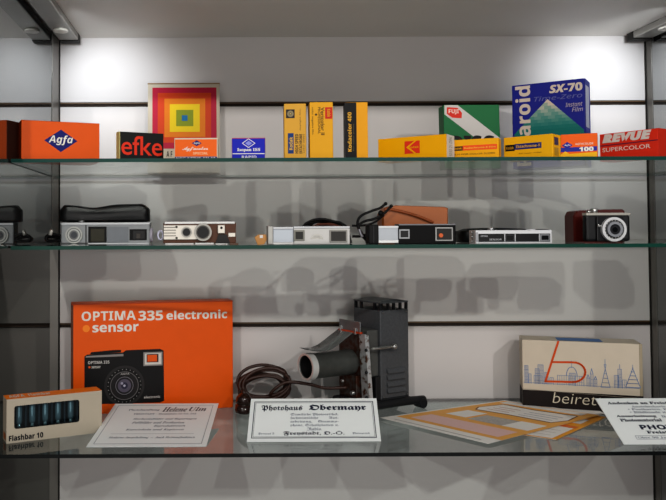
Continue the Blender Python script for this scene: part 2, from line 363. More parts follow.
# 6, 7 upright yellow cartons
c = Carton(284.0, 103.7, 305.9, 103.4, 1.19, .034, S1, card('#d9a43a')); f = c.front
f.pquad(c.mb, 286, 118.2, 294.6, 109.4, ink('#2c2a2a')); f.annulus(c.mb, *f.uv(290.4, 113.8), f.px(1.2), f.px(3.3), ink('#8d8266')); f.disc(c.mb, *f.uv(290.4, 113.8), f.px(.8), ink('#b9a65f'), .0005)
f.pquad(c.mb, 288.0, 153.6, 293.6, 133.2, ink('#183e78')); f.ptext(c.mb, 'Kodak', 289, 150, 292.6, 137, ink('#e3b64a'), 'bold', .0006, 90)
f.ptext(c.mb, 'HIGH SPEED', 295.2, 153.4, 298.3, 134, ink('#3a3529'), 'bold', .0005, 90); f.ptext(c.mb, 'EKTACHROME', 299.4, 153.4, 302.2, 134, ink('#3a3529'), 'bold', .0005, 90)
f.ptext(c.mb, 'daylight film', 299.5, 130.5, 301, 109, ink('#7a6130'), 'reg', .0005, 90); f.ptext(c.mb, 'color slides', 303, 153, 304.4, 134, ink('#6a5530'), 'reg', .0005, 90)
full(c.right, c.mb, card('#a8761c'))
c.done('film_carton', 'upright mustard-yellow film carton with dark square emblem and navy block')
c = Carton(309.5, 102.2, 332.8, 101.9, 1.185, .034, S1, card('#e2a519')); f = c.front
f.pquad(c.mb, 325.2, 118.8, 332.2, 107.2, ink('#c9261a')); f.ptext(c.mb, 'Kodak', 327, 117, 330.6, 109, ink('#e2a519'), 'bold', .0006, -90)
f.ptext(c.mb, 'Vericolor II', 321, 135, 324.3, 107.2, ink('#3a2c16'), 'reg', .0006, -90, off=.01); f.ptext(c.mb, 'PROFESSIONAL', 318, 134, 320.4, 107.2, ink('#4a3817'), 'reg', .0006, -90)
f.ptext(c.mb, 'color negative film', 311.6, 134.4, 313.6, 107.4, ink('#4a3817'), 'reg', .0006, -90); f.disc(c.mb, *f.uv(316, 114.6), f.px(1.1), ink('#3a2c16'))
c.done('film_carton', 'upright yellow film carton with a small red block in its upper corner')
# 8 black and yellow upright carton
c = Carton(345.3, 102.5, 367.6, 102.1, 1.18, .034, S1, card('#e5a00f')); f = c.front
f.pquad(c.mb, 345.4, 162, 356.3, 102.6, ink('#0d0d10')); f.ptext(c.mb, 'Kodacolor 400', 347.7, 151.6, 351.4, 112.2, ink('#e9b13a'), 'bold', .0006, 90)
f.ptext(c.mb, 'for color prints', 353, 151, 354.2, 124, ink('#7d6a35'), 'reg', .0006, 90)
full(c.left, c.mb, ink('#1a1a1c'))
c.done('film_carton', 'upright film carton, half black with yellow lettering, half yellow')
# 9 long yellow carton with red emblem
c = Carton(378.0, 139.3, 446.4, 133.9, 1.232, .036, S1, KYEL); f = c.front
f.pquad(c.mb, 404.7, 154.0, 419.7, 140.4, RED)
f.ppoly(c.mb, [(406.2, 147.5), (414.6, 140.7), (416.6, 140.6), (409.0, 147.2), (416.8, 153.6), (414.8, 153.7)], KYEL, .0006); f.ptext(c.mb, 'Kodak', 408.4, 148.6, 418.9, 145.7, KYEL, 'bold', .0008)
full(c.right, c.mb, card('#dcd6cc')); c.right.text(c.mb, '5035 21 DIN', .3 * c.d, .12 * c.H, .7 * c.d, .9 * c.H, ink('#8a857a'), 'reg', .0005, 90)
c.done('film_carton', 'long plain yellow film carton with a red square emblem and white end')
# 10 green carton
c = Carton(443.3, 104.9, 499.0, 104.8, 1.37, .03, S1, card('#0c6b3a'), DR=1.37, lean=2); f = c.front
f.ppoly(c.mb, [(444.4, 105.2), (457.5, 105.1), (500.5, 138.5), (500.5, 150), (487, 147), (444.4, 114.4)], ink('#c9c6c2'))
f.ppoly(c.mb, [(446.8, 107.3), (457.6, 107.9), (462, 113.0), (461.6, 118.3), (452.4, 117.8), (446.6, 113.8)], ink('#d6301f'), .0005); f.ptext(c.mb, 'FUJI', 448.6, 114.4, 458.6, 109.3, ink('#f2ded2'), 'bold', .0007)
f.ptext(c.mb, 'DISC', 451, 151, 494, 135.4, BLACK, 'bold', .0007, off=.03)
full(c.right, c.mb, card('#d8d6d2'))
c.done('film_carton', 'green film carton with a pale diagonal band and red emblem, behind the yellow cartons')
# 11 yellow carton, orange band
c = Carton(450.8, 140.3, 498.6, 137.9, 1.212, .03, S1, KYEL, DR=1.178); f = c.front
f.pquad(c.mb, 452.6, 151, 462.7, 146.2, BLACK); f.ptext(c.mb, 'Kodak', 453.6, 149.9, 461.8, 147.0, KYEL, 'bold', .0006)
f.pquad(c.mb, 462.7, 150.6, 497, 143.8, ink('#ee5a1e')); f.ptext(c.mb, 'Kodachrome-X Film', 464.4, 149, 495.6, 145.6, ink('#f6c04a'), 'bold', .0006)
f.ptext(c.mb, 'FILM FOR COLOR SLIDES', 453, 155.6, 495, 152.0, ink('#7d5c10'), 'reg', .0006)
c.right.quad(c.mb, .25 * c.d, .1 * c.H, .6 * c.d, .9 * c.H, ink('#e9a238'), .0003)
c.done('film_carton', 'small yellow film carton with a short orange band, in front of the green carton')
# 12 yellow carton, navy band
c = Carton(503.6, 137.9, 552.3, 133.5, 1.215, .034, S1, card('#f0b31a')); f = c.front
f.pquad(c.mb, 505.4, 151.6, 514.6, 144.6, BLACK); f.ptext(c.mb, 'Kodak', 506.4, 149.8, 513.8, 146.2, ink('#c79327'), 'bold', .0006)
f.pquad(c.mb, 514.6, 149.9, 541.4, 142.0, ink('#1a2e74')); f.ptext(c.mb, 'Ektachrome-X', 516.2, 148.2, 540.4, 143.4, ink('#e9b13a'), 'bold', .0006); f.ptext(c.mb, 'for color slides', 519, 154.2, 541.6, 151.4, ink('#7d5c10'), 'reg', .0006)
c.right.quad(c.mb, .2 * c.d, .55 * c.H, .7 * c.d, .88 * c.H, ink('#39405f'), .0003); c.right.quad(c.mb, .2 * c.d, .1 * c.H, .7 * c.d, .45 * c.H, ink('#b58d2a'), .0003)
c.done('film_carton', 'yellow film carton with a navy band, in front of the blue instant-film carton')
# 13 big blue instant film carton
c = Carton(511.7, 85.8, 584.4, 77.9, 1.39, .055, S1, card('#1b2283'), bev=.0015); f = c.front
BEI = ink('#cdbfb0'); apex = f.uv(547.6, 99.2); lft = f.uv(514.0, 134.6); rgt = f.uv(583.6, 130.5)
N = 22; rows = 16
for r in range(rows):
    vt = apex[1] - (apex[1] - lft[1]) * 1.6 * r / rows; vb = apex[1] - (apex[1] - lft[1]) * 1.6 * (r + 1) / rows
    q = r / rows; hw = (rgt[0] - lft[0]) / 2 * 1.6; n_cells = r + 1
    for k in range(n_cells):
        uc = apex[0] + (k - (n_cells - 1) / 2) * (hw * 2 / rows); cw = hw * 1.03 / rows
        ul, ur = max(uc - cw, .004), min(uc + cw, f.w - .002)
        if ur - ul < .0005: continue
        t = min(1, q * 1.9); t = min(1, max(0, t + (.2 if (k + r) % 2 else -.1) * (1 - t)))
        a, b_ = (205, 190, 172), (18, 110, 104)
        col = '#%02x%02x%02x' % tuple(int(a[i] * (1 - t) + b_[i] * t) for i in range(3))
        f.poly(c.mb, [(ul, vb), (ur, vb), (min(ur, max(ul, uc)), vt), (min(ur, max(ul, uc)), vt)][:3] if k in (0, n_cells - 1) and r == 0 else [(ul, vb), (ur, vb), (ur, vt) if k < n_cells - 1 else (uc, vt), (ul, vt) if k else (uc, vt)], ink(col), .0003)
f.ptext(c.mb, 'Polaroid', 516.4, 166.5, 530.2, 85.4, BEI, 'bold', .0006, 90, off=.01)
f.ptext(c.mb, 'SX-70', 549.4, 93.5, 582.4, 81.8, BEI, 'boldi', .0007, off=.03)
f.ptext(c.mb, 'Time-Zero', 534, 101.8, 582.4, 92.4, ink('#5d6196'), 'ital', .0006, off=.01)
f.ptext(c.mb, 'Instant', 565.4, 107.2, 582.6, 101.4, ink('#a99fa6'), 'ital', .0006, off=.01); f.ptext(c.mb, 'Film', 572, 111.8, 583, 106.4, ink('#a99fa6'), 'ital', .0006, off=.01)
full(c.right, c.mb, ink('#2230a8')); full(c.right, c.mb, ink('#ccd4ea'), .0005, .1, .45, .75, .93)
c.done('film_carton', 'large dark blue instant-film carton with a stepped green pyramid, standing at the back')
# 14 orange and blue carton
c = Carton(560.4, 134.8, 597.3, 132.8, 1.19, .045, S1, card('#ee6510')); f = c.front
f.pquad(c.mb, 560.6, 152.2, 597, 146.2, ink('#26329a')); f.ppoly(c.mb, [(560.6, 162), (560.6, 154.8), (565.4, 151.2), (569.5, 154.0), (597, 151.8), (597, 162)], ink('#f2b91a'), .0005)
f.ppoly(c.mb, [(562.0, 145.6), (567.2, 142.0), (572.6, 145.2), (567.4, 149.0)], ink('#26329a'), .0006); f.ptext(c.mb, 'Agfa', 564.4, 146.6, 570.4, 144.2, WHITE, 'bold', .0008)
f.ptext(c.mb, 'AGFACOLOR', 575.2, 145.2, 593.4, 142.2, ink('#f3d9c4'), 'bold', .0006); f.ptext(c.mb, '100', 579.2, 151.6, 593.6, 146.4, WHITE, 'bold', .0007, off=.04)
full(c.right, c.mb, card('#e8a07a')); full(c.right, c.mb, ink('#dfe0ee'), .0005, .3, .2, .9, .5)
c.done('film_carton', 'small orange film carton with blue band, white figures and yellow foot')
# 15 long red carton
c = Carton(599.6, 134.6, 657.9, 128.0, 1.243, .036, S1, card('#dc3620')); f = c.front
f.ptext(c.mb, 'REVUE', 602.4, 143.6, 651.6, 129.4, ink('#d9cfc8'), 'boldi', .0006, off=.05)
f.line(c.mb, [f.uv(600.4, 146.2), f.uv(657.6, 139.8)], f.px(.9), ink('#4a2342'))
f.ptext(c.mb, 'SUPERCOLOR', 602.6, 152.4, 650.6, 143.6, ink('#e3cfc4'), 'reg', .0006, off=.01)
full(c.right, c.mb, card('#c4301c'))
c.done('film_carton', 'long red film carton with broad white lettering, next to the right side panel')

# ================================================================== MIDDLE SHELF: CAMERAS
CAMS = 'small cameras on the middle glass shelf'
SIL = metal('#a6a8aa', .38); CHR = metal('#b2b2b0', .3); GREY = mat('#8e9194', .45, .3, .05); BLK = mat('#0b0b0c', .45, 0, .1, 80, .05, 0, .2)
LEN = mat('#08090b', .15, 0, 0, 10, 0, 0, .25); DKGL = mat('#12110e', .15, 0, .1, 20, 0, 0, .25)
def face(D, x=300): return Surf((0, D, S2), (1, 0, 0), (0, 0, 1))
def root(name, label, cat, D, xa, xb, group, z=None):
    p = atD((xa + xb) / 2, 240, D); return thing(name, label, cat, (p.x, D + .012, z if z is not None else S2), 0, group)
def part(name, t, fn, label=None):
    mb = MB(); fn(mb); return obj(name, mb, t, label=label)

# a) grey camera
DA = 1.33; f = face(DA); t = root('pocket_camera', 'grey metal pocket camera with round dial, under the black leather pouch', 'camera', DA, 60, 150, CAMS)
part('body', t, lambda m: (f.pblock(m, 60.6, 222.6, 150, None, -.03, 0, mat('#8b8e90', .42, .35, .06), .002), f.pblock(m, 60.8, 222.4, 150.2, 225.0, -.031, .0008, SIL, .001), f.pblock(m, 85.4, 224.8, 86.6, 243.5, 0, .0007, mat('#3c3d3e', .5)), f.pblock(m, 88, 242.8, 149.5, 244.4, 0, .001, SIL, .0004)))
part('dial', t, lambda m: (f.pring(m, 74.2, 235, 4.6, 8.4, 0, .004, mat('#a9aaa6', .4, .5)), f.pcyl(m, 74.2, 235, 4.6, 0, .0026, mat('#6f7070', .4, .5)), f.pring(m, 74.2, 235, 6.3, 6.9, .0035, .0046, mat('#55565a', .4, .4)), f.pcyl(m, 74.2, 235, 3.2, .002, .003, mat('#44464a', .3, .4))))
def _w(m): f.pblock(m, 88.4, 226.6, 106.6, 242.6, 0, .0012, BLK, .0004); f.pblock(m, 90.8, 228.8, 104.6, 241.6, .001, .0016, mat('#2a2711', .2, 0, .2, 40, 0, 0, .25), .0002)
part('shutter_window', t, _w, 'black framed window with olive glass')
part('front_panel', t, lambda m: f.pblock(m, 107.0, 226.8, 128.5, 242.6, 0, .0008, mat('#777b80', .45, .3), .0004))
def _w(m): f.pblock(m, 129.6, 229.2, 146.8, 240.2, 0, .0012, BLK, .0004); f.pblock(m, 133, 230.6, 145, 239.0, .001, .0017, LEN, .0002); f.pblock(m, 136.5, 233.5, 140.5, 238.4, .0015, .002, mat('#3a332c', .3), .0002)
part('viewfinder', t, _w)
part('shutter_button', t, lambda m: m.cyl(atD(81.5, 222.4, DA + .006), (0, 0, 1), 0, .0035, .0055, SIL))
part('side_cap', t, lambda m: m.cyl(atD(150.0, 235, DA + .012), (1, 0, 0), 0, .005, .0125, mat('#b5b1be', .35)), 'pale lilac end cap')
def _strap(m):
    a = [atD(x, y, DA + .006) for x, y in ((60.5, 240.4), (56, 241), (50, 241), (46.5, 240), (46.2, 237), (49.5, 235.0), (55, 234.4), (60.5, 236))]
    m.tube(a, .0028, BLK); a = [atD(x, y, DA + .014) for x, y in ((60.5, 239), (55, 240.8), (49, 240.8), (46, 239), (50, 236.8), (60.5, 238))]; m.tube(a, .0026, BLK)
    m.cyl(atD(50.2, 234.6, DA + .002), (.3, 0, 1), -.001, .0085, .0032, mat('#cfccc4', .35, .4))
part('wrist_strap', t, _strap)
# black pouch
POUCH = mat('#0e0e10', .36, 0, .2, 45, .5, 0, .5)
def pouch(x0, x1, ytop, D, th, m, zb=S2, wob=.06):
    n = 22; rings = []
    for i in range(n + 1):
        s_ = i / n; px = x0 + (x1 - x0) * s_; P = atD(px, ytop(s_), D); h = P.z - zb
        e = min(1, (min(s_, 1 - s_) / .05 + .5) ** .5); ring = []
        for k in range(20):
            a = 2 * math.pi * k / 20; ca, sa = math.cos(a), math.sin(a)
            cy_ = math.copysign(abs(ca) ** .5, ca); sz = math.copysign(abs(sa) ** .3, sa)
            w = 1 + wob * math.sin(7 * s_ + 3 * a) * .5
            ring.append(V((P.x, D + .0 + th / 2 * cy_ * e * w, zb + h / 2 + h / 2 * sz * (.7 + .3 * e))))
        rings.append(ring)
    m.loft(rings, mat_p)
mat_p = POUCH
ZP = atD(100, 222.4, DA).z + .0006
mb = MB(); pouch(61.2, 149.8, lambda s_: 203.6 + (3.6 if s_ < .04 else 0) + 3.0 * math.exp(-((s_ - .38) / .16) ** 2) + 1.5 * (1 - s_) + (5 * max(0, s_ - .93) / .07), DA + .031, .032, mb, ZP)
obj('leather_pouch', mb, label='black shiny leather pouch lying on top of the grey pocket camera', cat='pouch')

# b) brown and chrome miniature camera
f = face(1.185); t = root('miniature_camera', 'miniature camera in brown leatherette and ribbed chrome with two round lenses', 'camera', 1.185, 163, 236, CAMS)
BRN = mat('#5a3826', .6, 0, .2, 120, .2); CH2 = mat('#c3beb4', .3, .6, .06)
part('body', t, lambda m: (f.pblock(m, 163.2, 222.5, 236, 243.4, -.026, 0, BRN, .0015), f.pblock(m, 164.2, 221.4, 235.2, 224.0, -.026, .0006, CHR, .0008), f.pblock(m, 165, 243.0, 194, None, -.024, .0008, CHR, .0005), f.pblock(m, 195, 242.6, 214, None, -.024, .0014, CHR, .0005), f.pblock(m, 215.5, 242.2, 228, None, -.024, .0008, CHR, .0005), f.pblock(m, 229.5, 243.2, 238.5, None, -.02, .0008, mat('#6b5445', .5), .0005)))
def _p(m):
    f.pblock(m, 163.6, 225.2, 197, 239.6, 0, .0022, CH2, .0006)
    for y in (227.0, 229.8, 232.6, 235.4): f.pblock(m, 164, y, 176, y + .8, .002, .003, mat('#77746e', .4, .5), .0001)
    for y in (226.9, 238): f.pcyl(m, 176.6, y, 1.2, .002, .0028, mat('#2a2622', .5))
part('chrome_plate', t, _p)
def lens(t, f, x, y, r, glass, out=.006):
    L = part('lens', t, lambda m: (f.pring(m, x, y, r * .78, r, 0, out, mat('#989690', .35, .5, .1, 60)), f.pring(m, x, y, r * .66, r * .78, 0, out * .75, mat('#55534f', .35, .6))))
    M_ = MB(); f.pcyl(M_, x, y, r * glass, 0, out * .5, LEN); obj('lens_glass', M_, L)
lens(t, f, 186.6, 232.2, 5.3, .72, .006); lens(t, f, 203.0, 232.2, 8.8, .76, .008)
def _br(m):
    f.pblock(m, 217.6, 225.0, 225, 233.4, 0, .004, CH2, .0008); f.pcyl(m, 221.4, 227.8, 1.3, .0035, .005, BLK)
    f.ppoly(m, [(215.2, 243.4), (218.4, 234.4), (226.6, 234.4), (230.2, 243.4)], mat('#171310', .5), .0022)
part('bracket', t, _br)
part('end_clip', t, lambda m: f.pblock(m, 228.3, 232.8, 235.4, 236.8, 0, .0012, CH2, .0004))
part('hand_loop', t, lambda m: m.tube([atD(160.6 + 2.6 * math.cos(a / 8 * 2 * math.pi), 235.2 + 4.4 * math.sin(a / 8 * 2 * math.pi), 1.195) for a in range(8)], .0017, mat('#c9c9dc', .35), close=True), 'bluish white loop')

# c) silver camera
f = face(1.175); t = root('pocket_camera', 'long silver pocket camera with slide-out grip, beside the tan leather tag', 'camera', 1.175, 267, 350, CAMS)
part('body', t, lambda m: (f.pblock(m, 293.4, 226.2, 350.0, None, -.026, 0, mat('#b9b8b5', .4, .35, .05), .0012), f.pblock(m, 293.4, 226.2, 350.0, 228.4, -.026, .0006, SIL, .0006)))
part('slide', t, lambda m: (f.pblock(m, 273, 227.2, 294, 244.4, -.024, -.003, mat('#a7adb4', .35, .5), .0008), f.pblock(m, 273, 226.8, 294, 229.2, -.024, -.001, SIL, .0005), f.pblock(m, 273, 242.2, 294, None, -.024, -.001, CHR, .0005)))
part('grip', t, lambda m: f.pblock(m, 267.6, 226.0, 273.2, None, -.027, .001, mat('#a5a49f', .4, .5), .0012))
def win(t, f, x0, y0, x1, y1, frame, inner, name='window', bw=1.2, out=.0016):
    W = part(name, t, lambda m: (f.pblock(m, x0, y0, x1, y1, 0, out, frame, .0004)))
    M_ = MB(); f.pblock(M_, x0 + bw, y0 + bw, x1 - bw, y1 - bw, out - .0004, out + .0003, inner, .0001); obj('pane', M_, W); return W
win(t, f, 293.8, 230.2, 304.6, 240.8, mat('#77766f', .4, .5), mat('#23221f', .2, 0, .1, 20, 0, 0, .25), 'lens_window', 1.6); win(t, f, 329.4, 230.0, 347.2, 242.4, mat('#86847f', .4, .4), mat('#2b2925', .2, 0, .1, 20, 0, 0, .25), 'viewfinder', 1.4)
def _lg(m):
    u, v = f.uv(317, 236.8)
    for k, r in enumerate((4.8, 3.4, 2.0)):
        f.line(m, [(u + f.px(r * 1.15) * math.cos(math.pi * i / 8), v - f.px(1.5) + f.px(r * .8) * math.sin(math.pi * i / 8)) for i in range(9)], f.px(.55), WHITE, .0007)
    f.pquad(m, 310.8, 238.6, 323.4, 237.8, WHITE, .0007)
part('emblem', t, _lg)
mb = MB(); TAN = mat('#c08a4c', .5, 0, .2, 60, .2)
P = [atD(x, y, 1.185) for x, y in ((254.6, 236.4), (258, 233.8), (266, 233.6), (266.6, 238.5), (264, 243.4), (257.6, 243.8), (256, 240.5))]; cn = sum(P, V()) / len(P); zmin = min(p.z for p in P)
for p in P: p.z += S2 - zmin
mb.loft([[p + V((0, .004, 0)) for p in P], [p - V((0, .004, 0)) for p in P]], TAN, False); q = atD(261.6, 236.8, 1.1805); mb.box(q + V((-.003, 0, -.002)), (.005, 0, 0), (0, .001, 0), (0, 0, .0045), mat('#dedcd8', .4), .0003)
obj('leather_tag', mb, label='small folded tan leather tag at the end of the silver pocket camera', cat='tag')
# coiled black cord behind silver camera
mb = MB()
for k in range(4):
    a = [atD(298 + k * 2, 243.5, 1.235 + k * .008), atD(303 + k * 3, 227 - k, 1.235 + k * .006), atD(312 + k * 4, 220.5 + (k % 2) * 1.4, 1.24 + k * .006), atD(323 + k * 3, 219.2 + k * .9, 1.24 + k * .006), atD(334 + k * 2, 221.4 + k, 1.238 + k * .006), atD(343 + k, 225 + k * .6, 1.236 + k * .006), atD(348 + k, 243.0, 1.232 + k * .006)]
    mb.tube(a, .0022, BLK)
mb2 = MB()
obj('coiled_cord', mb, label='loops of thin black cord lying behind the silver pocket camera', cat='cord')
mb = MB(); 
mat_p = mat('#6b3a2c', .5, 0, .2, 40, .2); pouch(309, 343, lambda s_: 221.9 + 6 * abs(s_ - .5) ** 2 * 4, 1.29, .035, mb)
obj('leather_pouch', mb, label='low reddish-brown leather pouch under the loops of black cord', cat='pouch')

# d) black camera with orange dot
f = face(1.175); t = root('pocket_camera', 'long black pocket camera with silver slide and an orange dot in its window', 'camera', 1.175, 368, 456, CAMS)
part('body', t, lambda m: (f.pblock(m, 398.6, 224.4, 455.8, None, -.027, 0, mat('#0b0b0c', .5, 0, .1, 60, 0, 0, .15), .0012), f.pblock(m, 398.6, 224.0, 455.8, 225.2, -.027, .0004, mat('#77777a', .35, .5), .0004)))
part('slide', t, lambda m: (f.pblock(m, 378.4, 226.2, 398.8, 243.2, -.024, -.002, mat('#a3a7ac', .35, .5), .0006), f.pblock(m, 378.4, 225.9, 398.8, 228.0, -.024, -.001, mat('#c7c9ca', .3, .5), .0005), f.pblock(m, 378.4, 240.2, 398.8, 243.0, -.024, -.001, mat('#d4d5d4', .3, .5), .0005)))
part('grip', t, lambda m: (f.pblock(m, 368.6, 224.6, 378.6, None, -.027, .001, BLK, .0015), f.pblock(m, 373.0, 225.6, 374.0, 243, .0005, .002, mat('#3a3a3c', .4))))
win(t, f, 398.8, 229.2, 409.6, 238.8, mat('#8e9092', .3, .6), LEN, 'lens_window', 1.5)
w_ = win(t, f, 435.0, 227.2, 452.8, 241.0, mat('#9a9a98', .35, .5), DKGL, 'viewfinder', 1.3)
M_ = MB(); f.pcyl(M_, 440.6, 235.4, 2.2, .0015, .0026, mat('#d2622c', .4)); obj('orange_dot', M_, w_)
def _s(m):
    for pts in (((371, 243.4), (364, 238), (359, 230), (357.6, 222), (361, 216), (370, 211.6), (380, 208), (385.6, 203.6)), ((368, 243), (361, 232), (358.6, 226), (364, 221.6), (375, 218.6), (384, 213.4), (391.4, 206.0)), ((372, 232), (362, 236), (352.4, 236.4))):
        m.tube([atD(x, y, 1.215) for x, y in pts], .0021, BLK)
    m.tube([atD(x, y, 1.205) for x, y in ((359.2, 229), (360.6, 233.6), (362.6, 237))], .0026, mat('#9a9aa0', .35, .6)); m.sphere(atD(380.6, 213.2, 1.214), .0045, BLK); m.sphere(atD(385.6, 203.8, 1.215), .003, BLK); m.sphere(atD(391.2, 206.2, 1.215), .003, BLK)
    m.tube([atD(x, y, 1.222) for x, y in ((352, 225.6), (360, 225.6), (368, 224.6), (376, 221.4), (384, 215))], .0018, BLK)
part('wrist_strap', t, _s)
# brown case behind
CASE = mat('#a35a24', .42, 0, .14, 30, .12, .1)
mb = MB(); mat_p = CASE
D0 = 1.265; pts = [atD(x, y, D0) for x, y in ((379.8, 244), (379.4, 214), (384, 207.4), (393, 205.6), (420, 206.4), (441, 207.2), (444.8, 208.4), (444.8, 244))]
zlow = S2
for p in (pts[0], pts[-1]): p.z = zlow
mb.loft([[cc + V((0, dy, 0)) + (V((0, 0, 0)) if inset == 0 else (sum(pts, V()) / len(pts) - cc) * inset) for cc in pts] for dy, inset in ((-.021, .05), (-.017, 0), (.017, 0), (.021, .05))], CASE, False)
fl = [[atD(384, 209.8, D0 - .023), atD(390, 209.2, D0 - .024), atD(405, 212.4, D0 - .025), atD(420, 217, D0 - .025), atD(433, 222.5, D0 - .024)], ]
mb.tube(fl[0], .0024, mat('#8a4417', .45, 0, .15, 30))
for v in mb.v: v.z = max(v.z, S2 + .0002)
obj('leather_case', mb, label='tan-brown leather case standing behind the black pocket camera', cat='case')

# e) flat white-framed camera
f = face(1.178); t = root('pocket_camera', 'flat pocket camera with a white frame and black front panel', 'camera', 1.178, 475, 552, CAMS)
WHM = mat('#d5d6d8', .35, .25, .04)
part('body', t, lambda m: (f.pblock(m, 475.4, 230.2, 552, None, -.03, 0, WHM, .001), f.pblock(m, 475.6, 232.4, 478.2, 241.6, 0, .0006, mat('#9b9ca0', .4, .4))))
def _p(m):
    f.pblock(m, 478.4, 233.8, 550.2, 241.6, 0, .0009, mat('#0d0d10', .25, 0, .1, 30, 0, 0, .3), .0003)
    f.ptext(m, 'OPTIMA', 480.4, 237.0, 487.4, 235.2, ink('#aeb0b4'), 'bold', .0013); f.ptext(m, 'SENSOR', 489, 240.4, 501.4, 238.6, ink('#b9babd'), 'bold', .0013)
    for x in (504, 514.4, 538.6): f.pquad(m, x, 241.4, x + .9, 234, mat('#b7b8ba', .3, .5), .0014)
part('front_panel', t, _p, 'glossy black panel')
win(t, f, 505.6, 234.8, 513.4, 241.0, mat('#2b2b2e', .3), LEN, 'lens_window', .8, .0018); win(t, f, 539.8, 234.2, 549.4, 241.0, mat('#8a8b8e', .3, .6), LEN, 'viewfinder', 1.2, .0018)
part('shutter_button', t, lambda m: m.cyl(atD(491, 230.4, 1.19), (0, 0, 1), 0, .004, .005, SIL)); part('counter_cap', t, lambda m: m.cyl(atD(530.6, 230.4, 1.19), (0, 0, 1), 0, .0022, .007, WHM))
def _chain(m):
    for k in range(5): m.sphere(atD(471.8 + (k % 2) * 1.6, 232.4 + k * 2.2, 1.19), .0021, CHR)
part('chain', t, _chain)
mb = MB(); mat_p = BLK; pouch(458.4, 547, lambda s_: 229.0 - 1.2 * math.sin(math.pi * min(1, s_ * 1.3)) + (1.2 if s_ < .06 else 0), 1.262, .05, mb)
obj('leather_case', mb, label='low black case lying behind the flat white-framed camera', cat='case')

# f) small black camera with white lens ring, on opened red-brown case
mb = MB(); RB = mat('#541a15', .35, 0, .2, 30, .15, .2)
D0 = 1.255
pts = [atD(x, y, D0) for x, y in ((570.2, 243.4), (569.6, 216), (572, 211.4), (577, 210.4), (600, 209.4), (618, 209.2), (620.6, 211), (620.6, 243.4))]
for p in (pts[0], pts[-1]): p.z = S2
cc_ = sum(pts, V()) / len(pts)
mb.loft([[p + V((0, dy, 0)) + (cc_ - p) * ins for p in pts] for dy, ins in ((-.016, .06), (-.012, 0), (.018, 0), (.022, .06))], RB, False)
fy0, fy1 = 1.2005, 1.245; a0, a1 = atD(584.5, 240, 1.2), atD(622, 240, 1.2)
mb.abox((a0.x, fy0, S2), (a1.x, fy1, S2 + .0022), RB, .0008)
for v in mb.v: v.z = max(v.z, S2 + .0001)
obj('leather_case', mb, label='opened dark red leather case holding the small black camera', cat='case')
ZF = S2 + .0024
f = Surf((0, 1.20, ZF), (1, 0, 0), (0, 0, 1))
t = root('compact_camera', 'small black camera with chrome top and broad white lens ring', 'camera', 1.20, 586, 631, CAMS, ZF)
def _bd(m):
    f.pblock(m, 585.8, 214.8, 630.6, None, -.015, 0, mat('#101114', .5, 0, .15, 160, .15), .0045)
    f.pblock(m, 595.4, 216.4, 622.6, 241.0, 0, .004, mat('#111114', .28), .0015)
part('body', t, _bd)
part('top_plate', t, lambda m: f.pblock(m, 586.2, 212.8, 630.2, 215.4, -.0145, .0012, mat('#cfcbc0', .25, .6), .0009))
part('winding_knob', t, lambda m: (m.cyl(atD(594, 212.6, 1.2075), (0, 0, 1), 0, .0062, .0055, CHR), m.cyl(atD(588.6, 212.6, 1.2075), (0, 0, 1), 0, .003, .004, CHR)))
def _ln(m):
    x, y = 611.3, 229.3
    f.pring(m, x, y, 9.6, 12.1, .003, .010, mat('#d4d5d6', .35, .2)); f.pcyl(m, x, y, 9.8, .003, .0075, mat('#3f4044', .35, .4)); f.pring(m, x, y, 5.2, 7.6, .007, .012, mat('#9fa1a6', .3, .6))
    for k in range(18):
        a = 2 * math.pi * k / 18; u, v = f.uv(x, y); f.disc(m, u + f.px(8.6) * math.cos(a), v + f.px(8.6) * math.sin(a), f.px(.45), WHITE, .0079, 8)
L = part('lens', t, _ln)
M_ = MB(); f.pcyl(M_, 611.3, 229.7, 4.9, .007, .0112, mat('#26262a', .3, .3)); f.pcyl(M_, 611.3, 229.7, 2.6, .011, .0118, LEN); obj('lens_glass', M_, L)
part('shutter_lever', t, lambda m: (m.sphere(f.pt(*f.uv(596.8, 225.8), .0055), .0024, CHR), f.pblock(m, 597, 225.2, 600, 226.6, .004, .0055, CHR, .0003)))

# ================================================================== LOWEST SHELF
# big orange carton
c = Carton(71.0, 303.9, 232.7, 301.2, 1.385, .042, S3, card('#e25a06'), DR=1.44, bev=.0012); f = c.front
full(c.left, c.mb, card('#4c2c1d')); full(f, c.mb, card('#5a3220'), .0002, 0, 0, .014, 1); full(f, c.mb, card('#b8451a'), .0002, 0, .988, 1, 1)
LW = ink('#e3ddd2')
f.ptext(c.mb, 'OPTIMA', 81.6, 321.2, 135.8, 310.4, LW, 'bold', off=.003); f.ptext(c.mb, '335', 138.4, 320.8, 163, 310.2, LW, 'bold', off=.012); f.ptext(c.mb, 'electronic', 166.4, 319.8, 227.2, 309.4, LW, 'bold', off=.012)
f.ptext(c.mb, 'sensor', 92.4, 332.6, 138.6, 323.8, LW, 'bold', off=.012); f.disc(c.mb, *f.uv(86.2, 328.6), f.px(3.6), ink('#f58a2a'))
PB = ink('#121112'); PB2 = ink('#2d2a2a')
f.ppoly(c.mb, [(84.4, 404.5), (84.4, 356.5), (87, 354.6), (123, 352.4), (126, 350.2), (160, 348.8), (163.6, 350.6), (164.2, 400.6), (160, 402.5)], PB, .0004)
f.ppoly(c.mb, [(85.6, 357.6), (86, 356.0), (123.4, 353.8), (123.4, 356.2)], ink('#8b8684'), .0006); f.ppoly(c.mb, [(90, 354.2), (91, 352.2), (113, 350.0), (121, 349.8), (121, 352.2), (100, 354)], ink('#0c0c0c'), .0006)
u, v = f.uv(124.4, 385.6)
